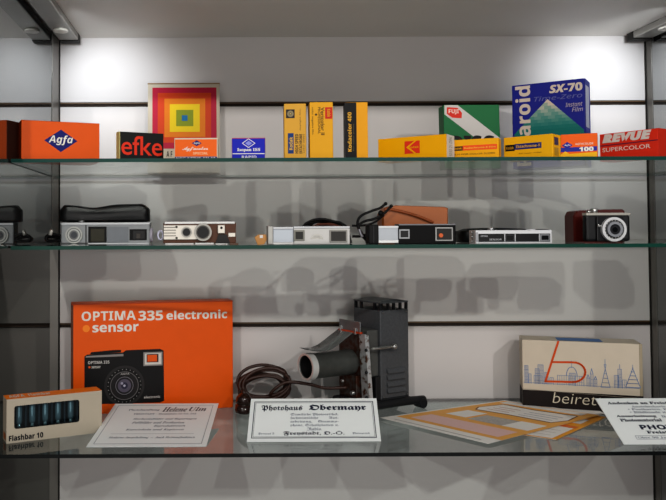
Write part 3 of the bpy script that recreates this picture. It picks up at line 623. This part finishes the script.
for k, (r0, r1, h) in enumerate(((17.6, 20.2, '#2a2828'), (15.6, 17.2, '#111111'), (13.6, 14.2, '#6d6a6a'), (10, 13.4, '#1f1d1e'), (8.4, 9, '#77747a'), (6.6, 8.2, '#201e22'), (3.4, 6.6, '#55505f'), (1.2, 3.4, '#2b2a3e'))): f.annulus(c.mb, u, v, f.px(r0), f.px(r1), ink(h), .0007 + .00002 * k)
f.disc(c.mb, u, v, f.px(1.2), ink('#b9b6c6'), .0009); f.disc(c.mb, u - f.px(2.5), v + f.px(2.4), f.px(1.3), ink('#9a97a8'), .001)
for k in range(26):
    a = 2 * math.pi * k / 26; f.disc(c.mb, u + f.px(16.4) * math.cos(a), v + f.px(16.4) * math.sin(a), f.px(.42), ink('#a9a6a4'), .0011, 6)
f.ptext(c.mb, 'AGFA', 120.6, 374.8, 129.4, 372.6, ink('#a9a6a4'), 'bold', .0011)
f.ptext(c.mb, 'OPTIMA 335', 88, 364.2, 109.4, 360.4, ink('#c9c5c0'), 'bold', .0008); f.ptext(c.mb, 'sensor', 91.6, 368.4, 100.6, 365.8, ink('#c9c5c0'), 'bold', .0008); f.disc(c.mb, *f.uv(89.4, 367.2), f.px(1.1), ink('#e8631d'), .0008)
f.pquad(c.mb, 143.4, 366, 162.4, 351.6, ink('#8f8b88'), .0006); f.pquad(c.mb, 144.8, 364.6, 161.2, 353.0, ink('#cfc9c2'), .0008); f.pquad(c.mb, 146.6, 362.4, 158.4, 353.8, ink('#241f1c'), .0009); f.pquad(c.mb, 147.4, 361.6, 157.0, 354.6, ink('#dc5a1a'), .001)
f.ptext(c.mb, 'electronic', 144, 398.4, 160.2, 395.2, ink('#c9c5c0'), 'bold', .0008)
c.done('camera_carton', 'big orange camera carton with white lettering and a picture of a black camera', 'carton', None)

# flashbulb carton with window
c = Carton(6.6, 399.6, 101.8, 390.4, 1.205, .034, S3, None); f = c.front; CREAM = card('#b3a998')
u0, v0 = f.uv(14.2, 429.2); u1, v1 = f.uv(79.4, 399.6); v0 = min(v0, v1 - .03); r = .004
bm = bmesh.new(); n = f.N
outer = [(0, 0), (f.w, 0), (f.w, f.h), (0, f.h)]; inner = []
for (cu_, cv_, a0) in ((u1 - r, v1 - r, 0), (u0 + r, v1 - r, 90), (u0 + r, v0 + r, 180), (u1 - r, v0 + r, 270)):
    for k in range(5): a = math.radians(a0 + k * 22.5); inner.append((cu_ + r * math.cos(a), cv_ + r * math.sin(a)))
vo = [bm.verts.new(f.pt(*p)) for p in outer]; vi = [bm.verts.new(f.pt(*p)) for p in inner]
ed = [bm.edges.new((vo[i], vo[(i + 1) % 4])) for i in range(4)] + [bm.edges.new((vi[i], vi[(i + 1) % len(vi)])) for i in range(len(vi))]
bmesh.ops.triangle_fill(bm, edges=ed, use_beauty=True, use_dissolve=False)
bm.verts.index_update(); c.mb.add([v.co.copy() for v in bm.verts], [[v.index for v in q.verts] for q in bm.faces], CREAM); bm.free()
d = c.d
P = lambda a, b_, e: f.pt(a * f.w, b_ * f.h, -e * d)
c.mb.add([P(0, 0, 0), P(0, 0, 1), P(0, 1, 1), P(0, 1, 0)], [[0, 1, 2, 3]], card('#c7baa6')); c.mb.add([P(1, 0, 0), P(1, 0, 1), P(1, 1, 1), P(1, 1, 0)], [[3, 2, 1, 0]], CREAM)
c.mb.add([P(0, 0, 1), P(1, 0, 1), P(1, 1, 1), P(0, 1, 1)], [[3, 2, 1, 0]], CREAM); c.mb.add([P(0, 0, 0), P(1, 0, 0), P(1, 0, 1), P(0, 0, 1)], [[3, 2, 1, 0]], CREAM)
c.mb.add([P(0, 1, 0), P(1, 1, 0), P(1, 1, 1), P(0, 1, 1)], [[0, 1, 2, 3]], card('#fb841c'))
INK2 = mat('#141518', .8)
c.mb.add([P(.03, .03, .9), P(.97, .03, .9), P(.97, .97, .9), P(.03, .97, .9)], [[0, 1, 2, 3]], INK2)
c.top.text(c.mb, 'AGFA', .04 * f.w, .25 * d, .2 * f.w, .8 * d, WHITE, 'bold', .0004); c.top.text(c.mb, 'Flashbar', .24 * f.w, .25 * d, .47 * f.w, .8 * d, WHITE, 'bold', .0004)
f.ptext(c.mb, 'Flashbar 10', 8.8, 441.4, 43.2, 431.6, ink('#10131c'), 'bold', off=.02)
full(c.left, c.mb, ink('#b86a3a'), .0004, .2, .05, .8, .2)
bx = c.done('flash_carton', 'cream flashbulb carton with orange top and a long dark window', 'carton', None)
mb = MB(); mb.add([f.pt(u0 - .001, v0 - .001, -.0006), f.pt(u1 + .001, v0 - .001, -.0006), f.pt(u1 + .001, v1 + .001, -.0006), f.pt(u0 - .001, v1 + .001, -.0006)], [[0, 1, 2, 3]], thin_glass('#c4d2d6')); obj('window', mb, bx)
fb = thing('flash_bar', 'row of blue-grey flashbulbs seen through the window of the cream carton', 'flash bar', f.pt(f.w * .42, .002, -d * .5), c.rz)
mb = MB(); mb.box(f.pt(u0 - .004, .006, -d * .85), f.U * (u1 - u0 + .008), f.W * (f.h - .012), f.N * .003, mat('#1e2328', .35), .0005); obj('backing', mb, fb)
BG = mat('#7c939b', .12, .35, .3, 60, 0, .8, .6)
for k in range(5):
    uc = u0 + (u1 - u0) * (k + .5) / 5
    mb = MB(); mb.lathe(f.pt(uc, v0 + .002, -d * .5), f.W, [(0, .002), (.002, .0046), (.006, .0052), ((v1 - v0) * .8, .0052), ((v1 - v0) * .95, .003), ((v1 - v0), .0005)], BG, 16)
    bb = obj('flashbulb', mb, fb); mb = MB(); mb.lathe(f.pt(uc, v0 - .002, -d * .5), f.W, [(0, 0), (0, .003), (.005, .0025), (.006, 0)], mat('#a9c4c6', .25, .5), 12); obj('bulb_base', mb, bb)
    mb = MB(); mb.box(f.pt(uc + (u1 - u0) / 10 - .0012, v0 - .001, -d * .7), f.U * .0016, f.W * (v1 - v0), f.N * .012, mat('#3d4850', .3), .0003); obj('divider', mb, fb)

# printed cards standing / lying at the shelf front
CARDM = mat('#eef2f1', .55, 0, .02, 40, 0, 0, .3)
def paper_card(bl, br, tr, tl, Db, Dt, th=.0016, flap=True):
    B = [atD(*bl, Db), atD(*br, Db), atD(*tr, Dt), atD(*tl, Dt)]
    zb = S3 + .0008
    for p in B[:2]: p.z = zb
    zt = (B[2].z + B[3].z) / 2
    for p in B[2:]: p.z = zt
    O = B[0]; U = ((B[1] - B[0]) + (B[2] - B[3])) / 2; W = ((B[3] - B[0]) + (B[2] - B[1])) / 2
    N = U.cross(W).normalized(); mb = MB()
    q = [O, O + U, O + U + W, O + W]
    mb.add([p for p in q] + [p - N * th for p in q], [[0, 1, 2, 3], [7, 6, 5, 4], [0, 4, 5, 1], [1, 5, 6, 2], [2, 6, 7, 3], [3, 7, 4, 0]], CARDM)
    for i in range(4, 6): mb.v[i].z = max(mb.v[i].z, S3 + .0001)
    # folded back leg
    if flap:
        a, b_ = O + U * .3 + W - N * th, O + U * .7 + W - N * th; dn = V((0, .012 if zt - zb < .04 else .03, 0))
        a2, b2 = a + dn, b_ + dn; a2.z = b2.z = S3 + .0002
        mb.add([a, b_, b2, a2, a + V((0, .001, 0)), b_ + V((0, .001, 0)), b2 + V((0, .001, 0)), a2 + V((0, .001, 0))], [[0, 1, 2, 3], [7, 6, 5, 4]], CARDM)
    class K: pass
    k = K(); k.mb = mb; k.O = O; k.U = U; k.W = W; k.N = N
    def P(u, v, e=.0003): return O + U * u + W * v + N * e
    def quad(u0, v0, u1, v1, m, e=.0003): mb.add([P(u0, v0, e), P(u1, v0, e), P(u1, v1, e), P(u0, v1, e)], [[0, 1, 2, 3]], m)
    def text(t, u0, v0, u1, v1, m, style='reg', off=0., e=.0004):
        vs, fs = glyphs(t, style, off); mb.add([P(u0 + (u1 - u0) * a, v0 + (v1 - v0) * b_, e) for a, b_ in vs], fs, m)
    def frame(u0, v0, u1, v1, wu, wv, m): quad(u0, v0, u1, v0 + wv, m); quad(u0, v1 - wv, u1, v1, m); quad(u0, v0, u0 + wu, v1, m); quad(u1 - wu, v0, u1, v1, m)
    k.quad, k.text, k.frame = quad, text, frame
    return k
INK = ink('#22283c'); GINK = ink('#6d7384')
k = paper_card((246.8, 443.4), (381.0, 442.4), (376.4, 398.4), (250.9, 398.6), 1.206, 1.291)
k.frame(.03, .075, .97, .925, .006, .014, INK); k.frame(.042, .105, .958, .895, .002, .006, INK)
k.text('Photohaus', .09, .68, .41, .84, INK, 'frak', .01); k.text('Obermayr', .46, .68, .91, .85, INK, 'frak', .02)
for i, (s_, a, b_) in enumerate((('Sämtliche Photoartikel,', .32, .69), ('fachmännische        Aus-', .32, .69), ('arbeitung,    Grammo-', .32, .69), ('phone, Schallplatten u.', .32, .69), ('Radio.', .45, .56))):
    k.text(s_, a, .575 - i * .083, b_, .645 - i * .083, GINK, 'frak')
k.text('Fernruf 5', .08, .15, .2, .2, GINK, 'frak'); k.text('Freystadt, O.-Ö.', .27, .13, .73, .235, INK, 'frak', .01); k.text('Photograph', .79, .15, .92, .2, GINK, 'frak')
obj('sign_card', k.mb, label='white sign card with double dark border and blackletter heading, before the projector', cat='card', group='printed cards along the front of the lowest shelf')
k = paper_card((86.2, 447.2), (206, 446.2), (218.6, 402.0), (115.0, 405.0), 1.184, 1.373)
LINE = ink('#7c828c')
k.frame(.045, .05, .955, .95, .004, .006, LINE)
k.text('Photohandlung', .17, .80, .46, .85, GINK, 'serifb'); k.text('Helene', .49, .78, .72, .90, INK, 'serifbi'); k.text('Ulm', .74, .79, .9, .90, INK, 'serifbi')
k.text('FREISTADT – Hauptplatz 12 Tel. 212', .24, .70, .82, .745, GINK, 'serifb')
for i, (s_, a, b_) in enumerate((('Hochzeitsbilder und Reportagen', .26, .84), ('Paßbilder und Postkarten', .27, .74), ('Reproduktionen', .48, .76), ('Entwickeln und Kopieren', .25, .76))): k.text(s_, a, .575 - i * .083, b_, .625 - i * .083, GINK, 'serifbi')
k.quad(.14, .262, .86, .266, LINE); k.text('Moderne Ausarbeitung  –  Auch Heimaufnahmen', .14, .155, .88, .205, GINK, 'serifbi')
obj('sign_card', k.mb, label='white card with thin border tilted back in front of the orange camera carton', cat='card', group='printed cards along the front of the lowest shelf')
# third card runs past the frame
TL, BL = (595.2, 398.4), (624, 445.2)
Db, Dt = 1.182, 1.285
b0 = atD(*BL, Db); wd = .215
def px_of(p):
    c_ = RM.transposed() @ (p - EYE); return (CX + F * c_.x / c_.y, CY - F * c_.z / c_.y)
t0 = atD(*TL, Dt)
k = paper_card(BL, px_of(b0 + V((wd, 0, 0))), px_of(t0 + V((wd, 0, 0))), TL, Db, Dt)
k.text('Andenken an Freistadt', .07, .855, .62, .915, INK, 'serifb', .02)
for i, (s_, a, b_) in enumerate((('Ansichtskarten, Fotos', .24, .66), ('• Postkarten, Kalender', .20, .66), ('• Bildbände und Alben', .20, .66))): k.text(s_, a, .775 - i * .062, b_, .825 - i * .062, GINK, 'serifb')
k.text('Ausarbeitung', .075, .555, .38, .615, INK, 'serifb', .02); k.text('Ihrer Bilder', .42, .555, .64, .605, GINK, 'serifb'); k.text('Photomaterial', .085, .47, .40, .535, INK, 'serifb', .02); k.text('und Filme', .46, .475, .66, .52, GINK, 'serifb')
k.text('PHOTO', .20, .30, .52, .40, INK, 'bold', .02); k.text('Freistadt', .225, .215, .47, .275, INK, 'serifb', .02)
k.frame(.12, .10, .62, .175, .003, .007, GINK); k.text('Über 90 Jahre im Dienst', .135, .115, .6, .16, GINK, 'serifb')
obj('sign_card', k.mb, label='white card with bold dark print, in front of the cream skyline carton', cat='card', group='printed cards along the front of the lowest shelf')

# cream carton with skyline
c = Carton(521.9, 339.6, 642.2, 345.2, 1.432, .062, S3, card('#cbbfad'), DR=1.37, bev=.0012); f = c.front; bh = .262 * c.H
full(f, c.mb, card('#a1957f'), .0003, .974, 0, 1, 1); full(f, c.mb, ink('#1d1614'), .0004, 0, 0, 1, .262); full(c.right, c.mb, ink('#1d1614'), .0004, 0, 0, 1, .262); full(c.left, c.mb, ink('#1d1614'), .0004, 0, 0, 1, .262)  # darker strip added on the front's right edge, standing in for the unseen end
SKY = ink('#6f86ad'); rnd = random.Random(11); base = .36 * f.h; px = f.w / 117; lw = px * .45
def sk(pts, w=1.): f.line(c.mb, [(a * f.w, b_ * f.h) for a, b_ in pts], lw * w, SKY, .0005)
sk([(.01, .37), (.97, .37)])
def tower(x, w, h, y0=.36, n=4, fill=True):
    sk([(x, y0), (x, y0 + h), (x + w, y0 + h), (x + w, y0)])
    for i in range(1, n): sk([(x + w * i / n, y0), (x + w * i / n, y0 + h)], .7)
    for i in range(1, int(h / .05)): sk([(x, y0 + i * .05), (x + w, y0 + i * .05)], .6)
tower(.02, .03, .26); tower(.055, .02, .14, n=2); tower(.11, .035, .22); tower(.10, .07, .12); tower(.135, .045, .28, n=5); tower(.19, .03, .17); tower(.235, .03, .1, n=2)
tower(.30, .22, .14, n=12); sk([(.42 + .045 * math.cos(a * math.pi / 10), .50 + .13 * math.sin(a * math.pi / 10)) for a in range(11)], 1.6); tower(.40, .05, .18, n=5); sk([(.42, .62), (.42, .72)])
for x, h in ((.545, .17), (.575, .26), (.605, .15)): tower(x, .022, h * .7, n=2); sk([(x, .36 + h * .7), (x + .011, .36 + h), (x + .022, .36 + h * .7)], 1.5)
for j in range(5): sk([(.66 + j * .009, .36 + j * .065), (.735 - j * .009, .36 + j * .065), (.725 - j * .009, .36 + (j + 1) * .065), (.67 + j * .009, .36 + (j + 1) * .065), (.66 + j * .009, .36 + j * .065)], 1.3)
sk([(.697, .68), (.697, .76)], 1.3); tower(.77, .035, .18, n=3); tower(.80, .03, .27, n=3); sk([(.815, .63), (.815, .70)]); tower(.835, .03, .12, n=2)
for j in range(5): sk([(.86 + j * .012, .38 + j * .055), (.98 - j * .012, .38 + j * .055), (.965 - j * .012, .38 + (j + 1) * .055), (.875 + j * .012, .38 + (j + 1) * .055), (.86 + j * .012, .38 + j * .055)], 1.5)
sk([(.92, .655), (.92, .70)])
OB = ink('#cc4c12')
st = [(558.2, 341.6), (545.4, 381.2), (573, 382.0)] + [(573 + 12.2 * math.sin(a * math.pi / 12), 372.1 + 9.9 * math.cos(a * math.pi / 12)) for a in range(1, 12)] + [(571, 362.2), (552.4, 362.0)]
f.line(c.mb, [f.uv(*p) for p in st], f.px(1.9), OB, .0008)
f.ptext(c.mb, 'beirette', 553.5, 402.8, 611.5, 395.4, ink('#d6cdb8'), 'reg', .0007, off=-.012, shear=.035)
full(c.top, c.mb, ink('#4d78b0'), .0004, .31, .1, .69, .75)
f.line(c.mb, [f.uv(521.9, 388.6), f.uv(639, 398.4)], f.px(.4), ink('#8a8274'), .0006)
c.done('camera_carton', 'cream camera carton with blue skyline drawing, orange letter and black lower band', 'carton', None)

# paper sheets
def sheet(quadpx, dz, name, label, draw, curl=0.):
    z = S3 + dz; Q = [atZ(*p, z) for p in quadpx]   # left, near, right, far
    mb = MB(); n = 10
    def P(u, v, e=0.): 
        p = (Q[0] * (1 - u) + Q[1] * u) * (1 - v) + (Q[3] * (1 - u) + Q[2] * u) * v
        return p + V((0, 0, e + curl * (max(0, u * v) ** 2)))
    def patch(u0, v0, u1, v1, m, e):
        vs = [P(u0 + (u1 - u0) * i / n, v0 + (v1 - v0) * j / n, e) for j in range(n + 1) for i in range(n + 1)]
        mb.add(vs, [[j * (n + 1) + i, j * (n + 1) + i + 1, (j + 1) * (n + 1) + i + 1, (j + 1) * (n + 1) + i] for j in range(n) for i in range(n)], m, True)
    draw(patch, mb, P)
    # thickness edge
    for i, e in ((0, 0),):
        vs = [P(a, 0, 0) for a in (0, .5, 1)] + [P(a, 0, -.0004) for a in (0, .5, 1)]
        mb.add(vs, [[0, 3, 4, 1], [1, 4, 5, 2]], PW)
    return obj(name, mb, label=label, cat='paper', group='loose printed papers beside the cream carton')
PW = mat('#f0ece6', .6, 0, .02); PO = mat('#f0b25a', .6, 0, .04, 30); PP = mat('#e9c3bd', .6, 0, .04); PG = mat('#b9b2ac', .6, 0, .35, 160)
def d1(patch, mb, P):
    patch(0, 0, 1, 1, PW, 0); patch(0.03, .10, 1, .97, PO, .0003)
    patch(.12, .14, .93, .30, PP, .0005); patch(.16, .38, .36, .56, PW, .0005); patch(.40, .36, .72, .52, PG, .0005); patch(.72, .36, .95, .53, PW, .0005)
    # lozenge panel
    poly = [(.12, .68), (.18, .61), (.48, .62), (.90, .61), (.95, .72), (.90, .86), (.50, .84), (.16, .86)]
    mb.add([P(u, v, .0005) for u, v in poly], [list(range(8))], PW)
    for a, b_ in zip(poly, poly[1:] + poly[:1]):
        d_ = V((b_[0] - a[0], b_[1] - a[1])); L = d_.length; nn = V((-d_.y, d_.x)) / L * .006
        mb.add([P(a[0] + nn.x, a[1] + nn.y, .0007), P(a[0] - nn.x, a[1] - nn.y, .0007), P(b_[0] - nn.x, b_[1] - nn.y, .0007), P(b_[0] + nn.x, b_[1] + nn.y, .0007)], [[0, 1, 2, 3]], ink('#7a4a2a'))
    for i in range(3): patch(.22, .67 + i * .05, .44, .677 + i * .05, ink('#b0644a'), .0007); patch(.54, .66 + i * .05, .86, .667 + i * .05, ink('#8d93a6'), .0007)
    patch(.08, .89, .9, .96, PW, .0005); patch(.1, .03, .9, .04, ink('#b9b4ae'), .0003)
def d2(patch, mb, P):
    patch(0, 0, 1, 1, mat('#efa42c', .6, 0, .04), 0); patch(.0, .02, .86, .42, PW, .0003); patch(0, .42, .9, .50, mat('#e2762e', .6), .0004); patch(.0, .6, .8, .78, PW, .0003)
    for i in range(3): patch(.1, .1 + i * .09, .7, .107 + i * .09, ink('#b3a9a0'), .0005)
def d3(patch, mb, P):
    patch(0, 0, 1, 1, PW, 0); patch(.1, .4, .9, .43, ink('#c1bbb4'), .0003); patch(.1, .6, .9, .62, ink('#c1bbb4'), .0003)
sheet([(519.5, 434.5), (556.4, 439.6), (606.4, 417.2), (571, 410)], .0012, 'paper_sheet', 'yellow-orange and white printed paper sticking out from under the large sheet', d2)
sheet([(540, 412), (604, 413.4), (592, 406.0), (541, 402.4)], .0022, 'paper_sheet', 'plain white paper between the large sheet and the cream carton', d3)
sheet([(380, 417.6), (488.6, 443.8), (602.6, 414.6), (504.6, 400.2)], .0036, 'paper_sheet', 'large orange and white printed sheet lying flat beside the projector', d1)

# ------------------------------------------------------------------ slide projector
Cn = atD(381, 401.5, 1.395); Cn.z = S3
fa = V((-.875, -.485, 0)).normalized(); fw = V((-.485, .875, 0)).normalized(); UP = V((0, 0, 1))
def pj(a, w, z): return Cn + fa * a + fw * w + UP * z
t = thing('slide_projector', 'old grey slide projector with tall lamp house and a short lens tube', 'projector', pj(-.02, .04, 0), 0)
HAM = mat('#505255', .5, .15, .3, 260, .3); HAM2 = mat('#565755', .5, .2, .2, 200, .2); DK = mat('#17181b', .55, 0, .15, 60)
zt = atD(381, 310.8, 1.395).z - S3; z0 = .022; LA, LW_ = .070, .076
RUST = rusty('#4a2a1c', '#55504c', 110, .42, .62); CHRU = rusty('#5e3c28', '#c4c6c6', 110, .36, .50)
def _h(m):
    m.box(pj(-LA, 0, z0), fa * LA, fw * LW_, UP * (zt - z0), HAM, .0018)
    sd = Surf(pj(0, 0, z0), -fa, UP); sd.quad(m, .002, .002, LA - .002, .0035, DK, .0005)
    for x_, z_ in ((.006, .006), (LA - .006, .006), (.006, zt - z0 - .004), (LA - .006, zt - z0 - .004)): m.sphere(sd.pt(x_, z_, .001), .002, metal('#777777'))
HS = part('lamp_house', t, _h)
for i in range(4):
    mb = MB(); z_ = .034 + i * .0122
    q = pj(-.014, 0, z_); mb.loft([[q + (-fa) * s_ + UP * h_ + fw * o_ for h_, o_ in ((0, .001), (.0085, .001), (.0085, -.0015), (.001, -.0055))] for s_ in (0, .044)], HAM, False)
    obj('louvre', mb, HS)
def _cr(m):   # ventilated crown: posts and a roof
    h = .0155
    for (a, w) in [(-.003, i) for i in (.003, .018, .056, LW_ - .004)] + [(-LA + .003, i) for i in (.003, LW_ - .004)] + [(-i, .003) for i in (.022, .036, .052)]:
        m.box(pj(a - .0022, w - .0022, zt), fa * .0044, fw * .0044, UP * h, DK)
    m.box(pj(-LA, 0, zt + h - .003), fa * LA, fw * LW_, UP * .003, HAM, .001)
    n = 10; rings = []
    for j in range(2):
        rings.append([pj(-.004 - (LA - .008) * i / n, .006 + j * (LW_ - .012), zt + h + .004 * math.sin(math.pi * i / n)) for i in range(n + 1)] + [pj(-LA + .004, .006 + j * (LW_ - .012), zt + h - .001), pj(-.004, .006 + j * (LW_ - .012), zt + h - .001)])
    m.loft(rings, HAM, False)
part('vent_crown', t, _cr)
part('condenser_box', t, lambda m: (m.box(pj(0, .006, .066), fa * .026, fw * .060, UP * .086, HAM2, .002), m.box(pj(0, .0, .022), fa * .012, fw * .07, UP * .045, DK, .001)))
ga = .034
part('film_gate', t, lambda m: (m.box(pj(ga, .004, .02), fa * .004, fw * .07, UP * .125, RUST, .0008), m.box(pj(ga + .004, .012, .03), fa * .01, fw * .05, UP * .04, RUST, .001), m.cyl(pj(ga + .004, .02, .038), fa, 0, .016, .004, CHR), m.cyl(pj(ga + .004, .05, .055), fa, 0, .014, .003, CHR), m.box(pj(ga - .002, .02, .012), fa * .012, fw * .04, UP * .012, DK, .001)))
def _pl(m):
    a = [pj(ga + .010, -.008, .148), pj(ga + .010, .008, .148), pj(ga + .006, .005, .012), pj(ga + .006, -.016, .012)]
    m.add(a + [p - fa * .002 for p in a], [[0, 1, 2, 3], [7, 6, 5, 4], [0, 4, 5, 1], [1, 5, 6, 2], [2, 6, 7, 3], [3, 7, 4, 0]], CHRU)
    a = [pj(ga + .010, -.008, .148), pj(ga + .002, -.009, .146), pj(ga - .002, -.017, .012), pj(ga + .006, -.016, .012)]
    m.add(a + [p - fw * -.0015 for p in a], [[0, 1, 2, 3], [7, 6, 5, 4]], CHRU)
    for z_ in (.035, .08, .12): m.sphere(pj(ga + .0105, -.012, z_), .003, DK)
part('chrome_plate', t, _pl, 'rust-spotted chrome upright plate')
zc = atD(309, 366, 1.37).z - S3; rr = .0236; wc = .040
def _tb(m):
    m.lathe(pj(0, wc, zc), fa, [(ga, rr * .98), (.128, rr * .98), (.129, rr), (.1405, rr), (.1415, rr - .002), (.1405, rr - .0035), (.06, rr - .004)], mat('#50524f', .42, .3, .25, 120), 40)
    m.ring(pj(0, wc, zc), fa, .129, .1418, rr - .0032, rr + .0006, mat('#cfcfcc', .35, .35, .1, 60))
TB = part('lens_tube', t, _tb)
M_ = MB(); M_.lathe(pj(0, wc, zc), fa, [(.1, 0), (.1, rr - .004)], LEN, 32); M_.lathe(pj(0, wc, zc), fa, [(.08, 0.001), (.1, rr - .0042), (.139, rr - .0038)], mat('#0a0a0b', .6), 32); obj('lens_glass', M_, TB)
def _sp(m):
    prof = [(.150, .126), (.142, .1235), (.128, .121), (.112, .1205), (.098, .1235), (.084, .130), (.070, .138), (.056, .1455), (ga + .012, .151)]
    q = .046; w0 = .018
    top = [pj(a, w0, z) for a, z in prof]; top2 = [pj(a, w0 + q * (.5 if i < 1 else .85 if i < 2 else 1), z) for i, (a, z) in enumerate(prof)]
    n = len(prof); vs = top + top2 + [p - UP * .0012 for p in top] + [p - UP * .0012 for p in top2]; fs = []
    for i in range(n - 1): fs += [[i, i + 1, n + i + 1, n + i], [2 * n + i + 1, 2 * n + i, 3 * n + i, 3 * n + i + 1], [i, 2 * n + i, 2 * n + i + 1, i + 1], [n + i, n + i + 1, 3 * n + i + 1, 3 * n + i]]
    m.add(vs, fs, mat('#8e9090', .25, .7, .35, 45), True)
part('spring_plate', t, _sp)
def _gp(m):
    m.box(pj(ga + .012, .0, .149), fa * .002, fw * .060, UP * .021, mat('#8d9092', .22, .6, .3, 40), .0006)
    m.box(pj(ga + .010, -.002, .148), fa * .006, fw * .062, UP * .0035, mat('#b8431f', .5, 0, .25, 120), .0006)
    for w_ in (.010, .052): m.box(pj(ga + .014, w_, .146), fa * .003, fw * .004, UP * .012, CHR, .0005)
part('slide_holder', t, _gp)
part('rod', t, lambda m: (m.cyl(pj(ga - .002, -.014, .122), -fa, 0, .05, .0026, CHR, 14), m.sphere(pj(ga - .055, -.014, .122), .0055, CHR)))
for w_ in (-.006, LW_ - .004):
    def _ft(m, w_=w_):
        m.tube([pj(.05, w_, .016), pj(-.05, w_, .016), pj(-.101, w_, .014)], .0078, DK, 14); m.cyl(pj(-.092, w_ - .010, .0095), fw, 0, .02, .0095, DK, 18); m.cyl(pj(.04, w_ - .008, .0095), fw, 0, .016, .0095, DK, 18)
    part('base_bar', t, _ft)
part('base_plate', t, lambda m: m.box(pj(-LA - .004, -.002, .012), fa * (LA + .05), fw * (LW_ + .002), UP * .010, DK, .001))
# mains cable
mb = MB(); CAB = mat('#3a231b', .42, 0, .2, 60, .1); rnd = random.Random(5)
cc = atZ(264, 397, S3 + .002); cc.y = 1.425; cc.x = atD(264, 390, 1.425).x
pts = []
for k in range(9):
    rx = .040 + .007 * rnd.random(); rz_ = .024 + .006 * rnd.random(); ox, oz = rnd.uniform(-.006, .006), .038 + rnd.uniform(-.006, .012); tilt = rnd.uniform(-.25, .3)
    for i in range(12):
        a = 2 * math.pi * i / 12 + .5; x_ = rx * math.cos(a); z_ = rz_ * math.sin(a)
        z2 = oz + x_ * math.sin(tilt) + z_ * math.cos(tilt); pts.append(cc + V((ox + x_ * math.cos(tilt) - z_ * math.sin(tilt), -.016 + k * .0045 + .004 * math.sin(a), max(.0035, z2))))
pts += [cc + V((.01, -.02, .03)), atD(285, 382.6, 1.40), atD(308, 384, 1.395), atD(325, 388, 1.40), pj(ga + .0195, .032, .046)]
mb.tube(pts, .0031, CAB, 8, 5)
for k in range(3):
    a0 = cc + V((-.052 + k * .01, -.012, .002)); pass
lp = [cc + V((.03 + .028 * math.cos(a), -.018 + .006 * math.sin(2 * a), .006 + .006 * (1 + math.sin(a)))) for a in [i * .7 for i in range(9)]]
mb.tube(lp, .0031, CAB, 8, 5)
mb.tube([cc + V((-.04, -.02, .03)), atD(243, 391, 1.395), atD(244.5, 394.5, 1.393)], .0031, CAB, 8, 5)
t2 = thing('mains_cable', 'brown braided mains cable coiled beside the projector, ending in a dark plug', 'cable', (cc.x, cc.y, S3), 0)
obj('cable', mb, t2)
mb = MB(); q = atZ(242.8, 414.2, S3); ax = V((.10, .02, 1)).normalized(); mb.lathe(q + V((0, .006, .001)), ax, [(0, 0), (0, .0135), (.004, .0148), (.014, .0148), (.0145, .0128), (.017, .0128), (.0175, .0146), (.028, .0142), (.032, .011), (.037, .006), (.038, 0)], mat('#2a1712', .18, 0, .2, 40, 0, .6), 24)
for v in mb.v: v.z = max(v.z, S3 + .0003)
obj('plug', mb, t2, label='dark brown bakelite plug')

# ================================================================== LIGHT
def spot(name, loc, target, power, size, blend, radius, col):
    l = bpy.data.lights.new(name, 'SPOT'); l.energy = power; l.spot_size = math.radians(size); l.spot_blend = blend; l.shadow_soft_size = radius; l.color = col
    o = bpy.data.objects.new(name, l); C.objects.link(o); o.location = loc; o.rotation_euler = (V(target) - V(loc)).to_track_quat('-Z', 'Y').to_euler()
WARM, COOL = (1, .96, .915), (.9, .95, 1)
spot('cabinet_spot', (XL + .06, 1.30, ZCEIL - .022), (XL + .105, DB + .01, ZC + .255), 3.0, 88, 1, .025, COOL)
spot('cabinet_spot', (XR - .08, 1.30, ZCEIL - .022), (XR - .11, DB + .01, ZC + .265), 3.0, 88, 1, .025, COOL)
spot('room_spot', (-.55, -.9, ZC + .9), (.25, 1.4, ZC - .05), 44, 60, .6, .022, WARM)
spot('room_spot', (.45, -1.1, ZC + 1.0), (.3, 1.4, ZC - .05), 40, 60, .6, .022, WARM)
spot('room_spot', (1.25, -.7, ZC + .85), (.3, 1.4, ZC - .05), 40, 60, .6, .022, WARM)
l = bpy.data.lights.new('added_fill', 'AREA'); l.shape = 'RECTANGLE'; l.size = 3.0; l.size_y = 1.4; l.energy = 25; l.color = (1, .96, .92)  # soft fill added behind the camera to brighten fronts and ceiling
o = bpy.data.objects.new('added_fill', l); C.objects.link(o); o.location = (.3, -2.2, ZC - .4); o.rotation_euler = (V((.3, 1.4, ZC + .1)) - o.location).to_track_quat('-Z', 'Y').to_euler()
W = bpy.data.worlds.new('room'); bpy.context.scene.world = W; W.use_nodes = True
nt = W.node_tree; bg = nt.nodes['Background']; bg.inputs['Color'].default_value = (.80, .83, .88, 1); bg.inputs['Strength'].default_value = .22

# ================================================================== CAMERA
cam = bpy.data.cameras.new('camera'); cam.sensor_width = 36; cam.lens = F / 666 * 36
cam.shift_x = (333 - CX) / 666; cam.shift_y = (CY - 250) / 666; cam.clip_start = .01
co = bpy.data.objects.new('camera', cam); C.objects.link(co)
M4 = Matrix.Identity(4)
for i in range(3): M4[i][0] = RM[i][0]; M4[i][1] = RM[i][2]; M4[i][2] = -RM[i][1]; M4[i][3] = EYE[i]
co.matrix_world = M4
bpy.context.scene.camera = co
sc = bpy.context.scene
sc.view_settings.view_transform = 'Standard'; sc.view_settings.look = 'Medium High Contrast'; sc.view_settings.exposure = -0.05
sc.cycles.use_denoising = True; sc.cycles.max_bounces = 8; sc.cycles.transparent_max_bounces = 16; sc.cycles.caustics_reflective = False; sc.cycles.sample_clamp_indirect = 6
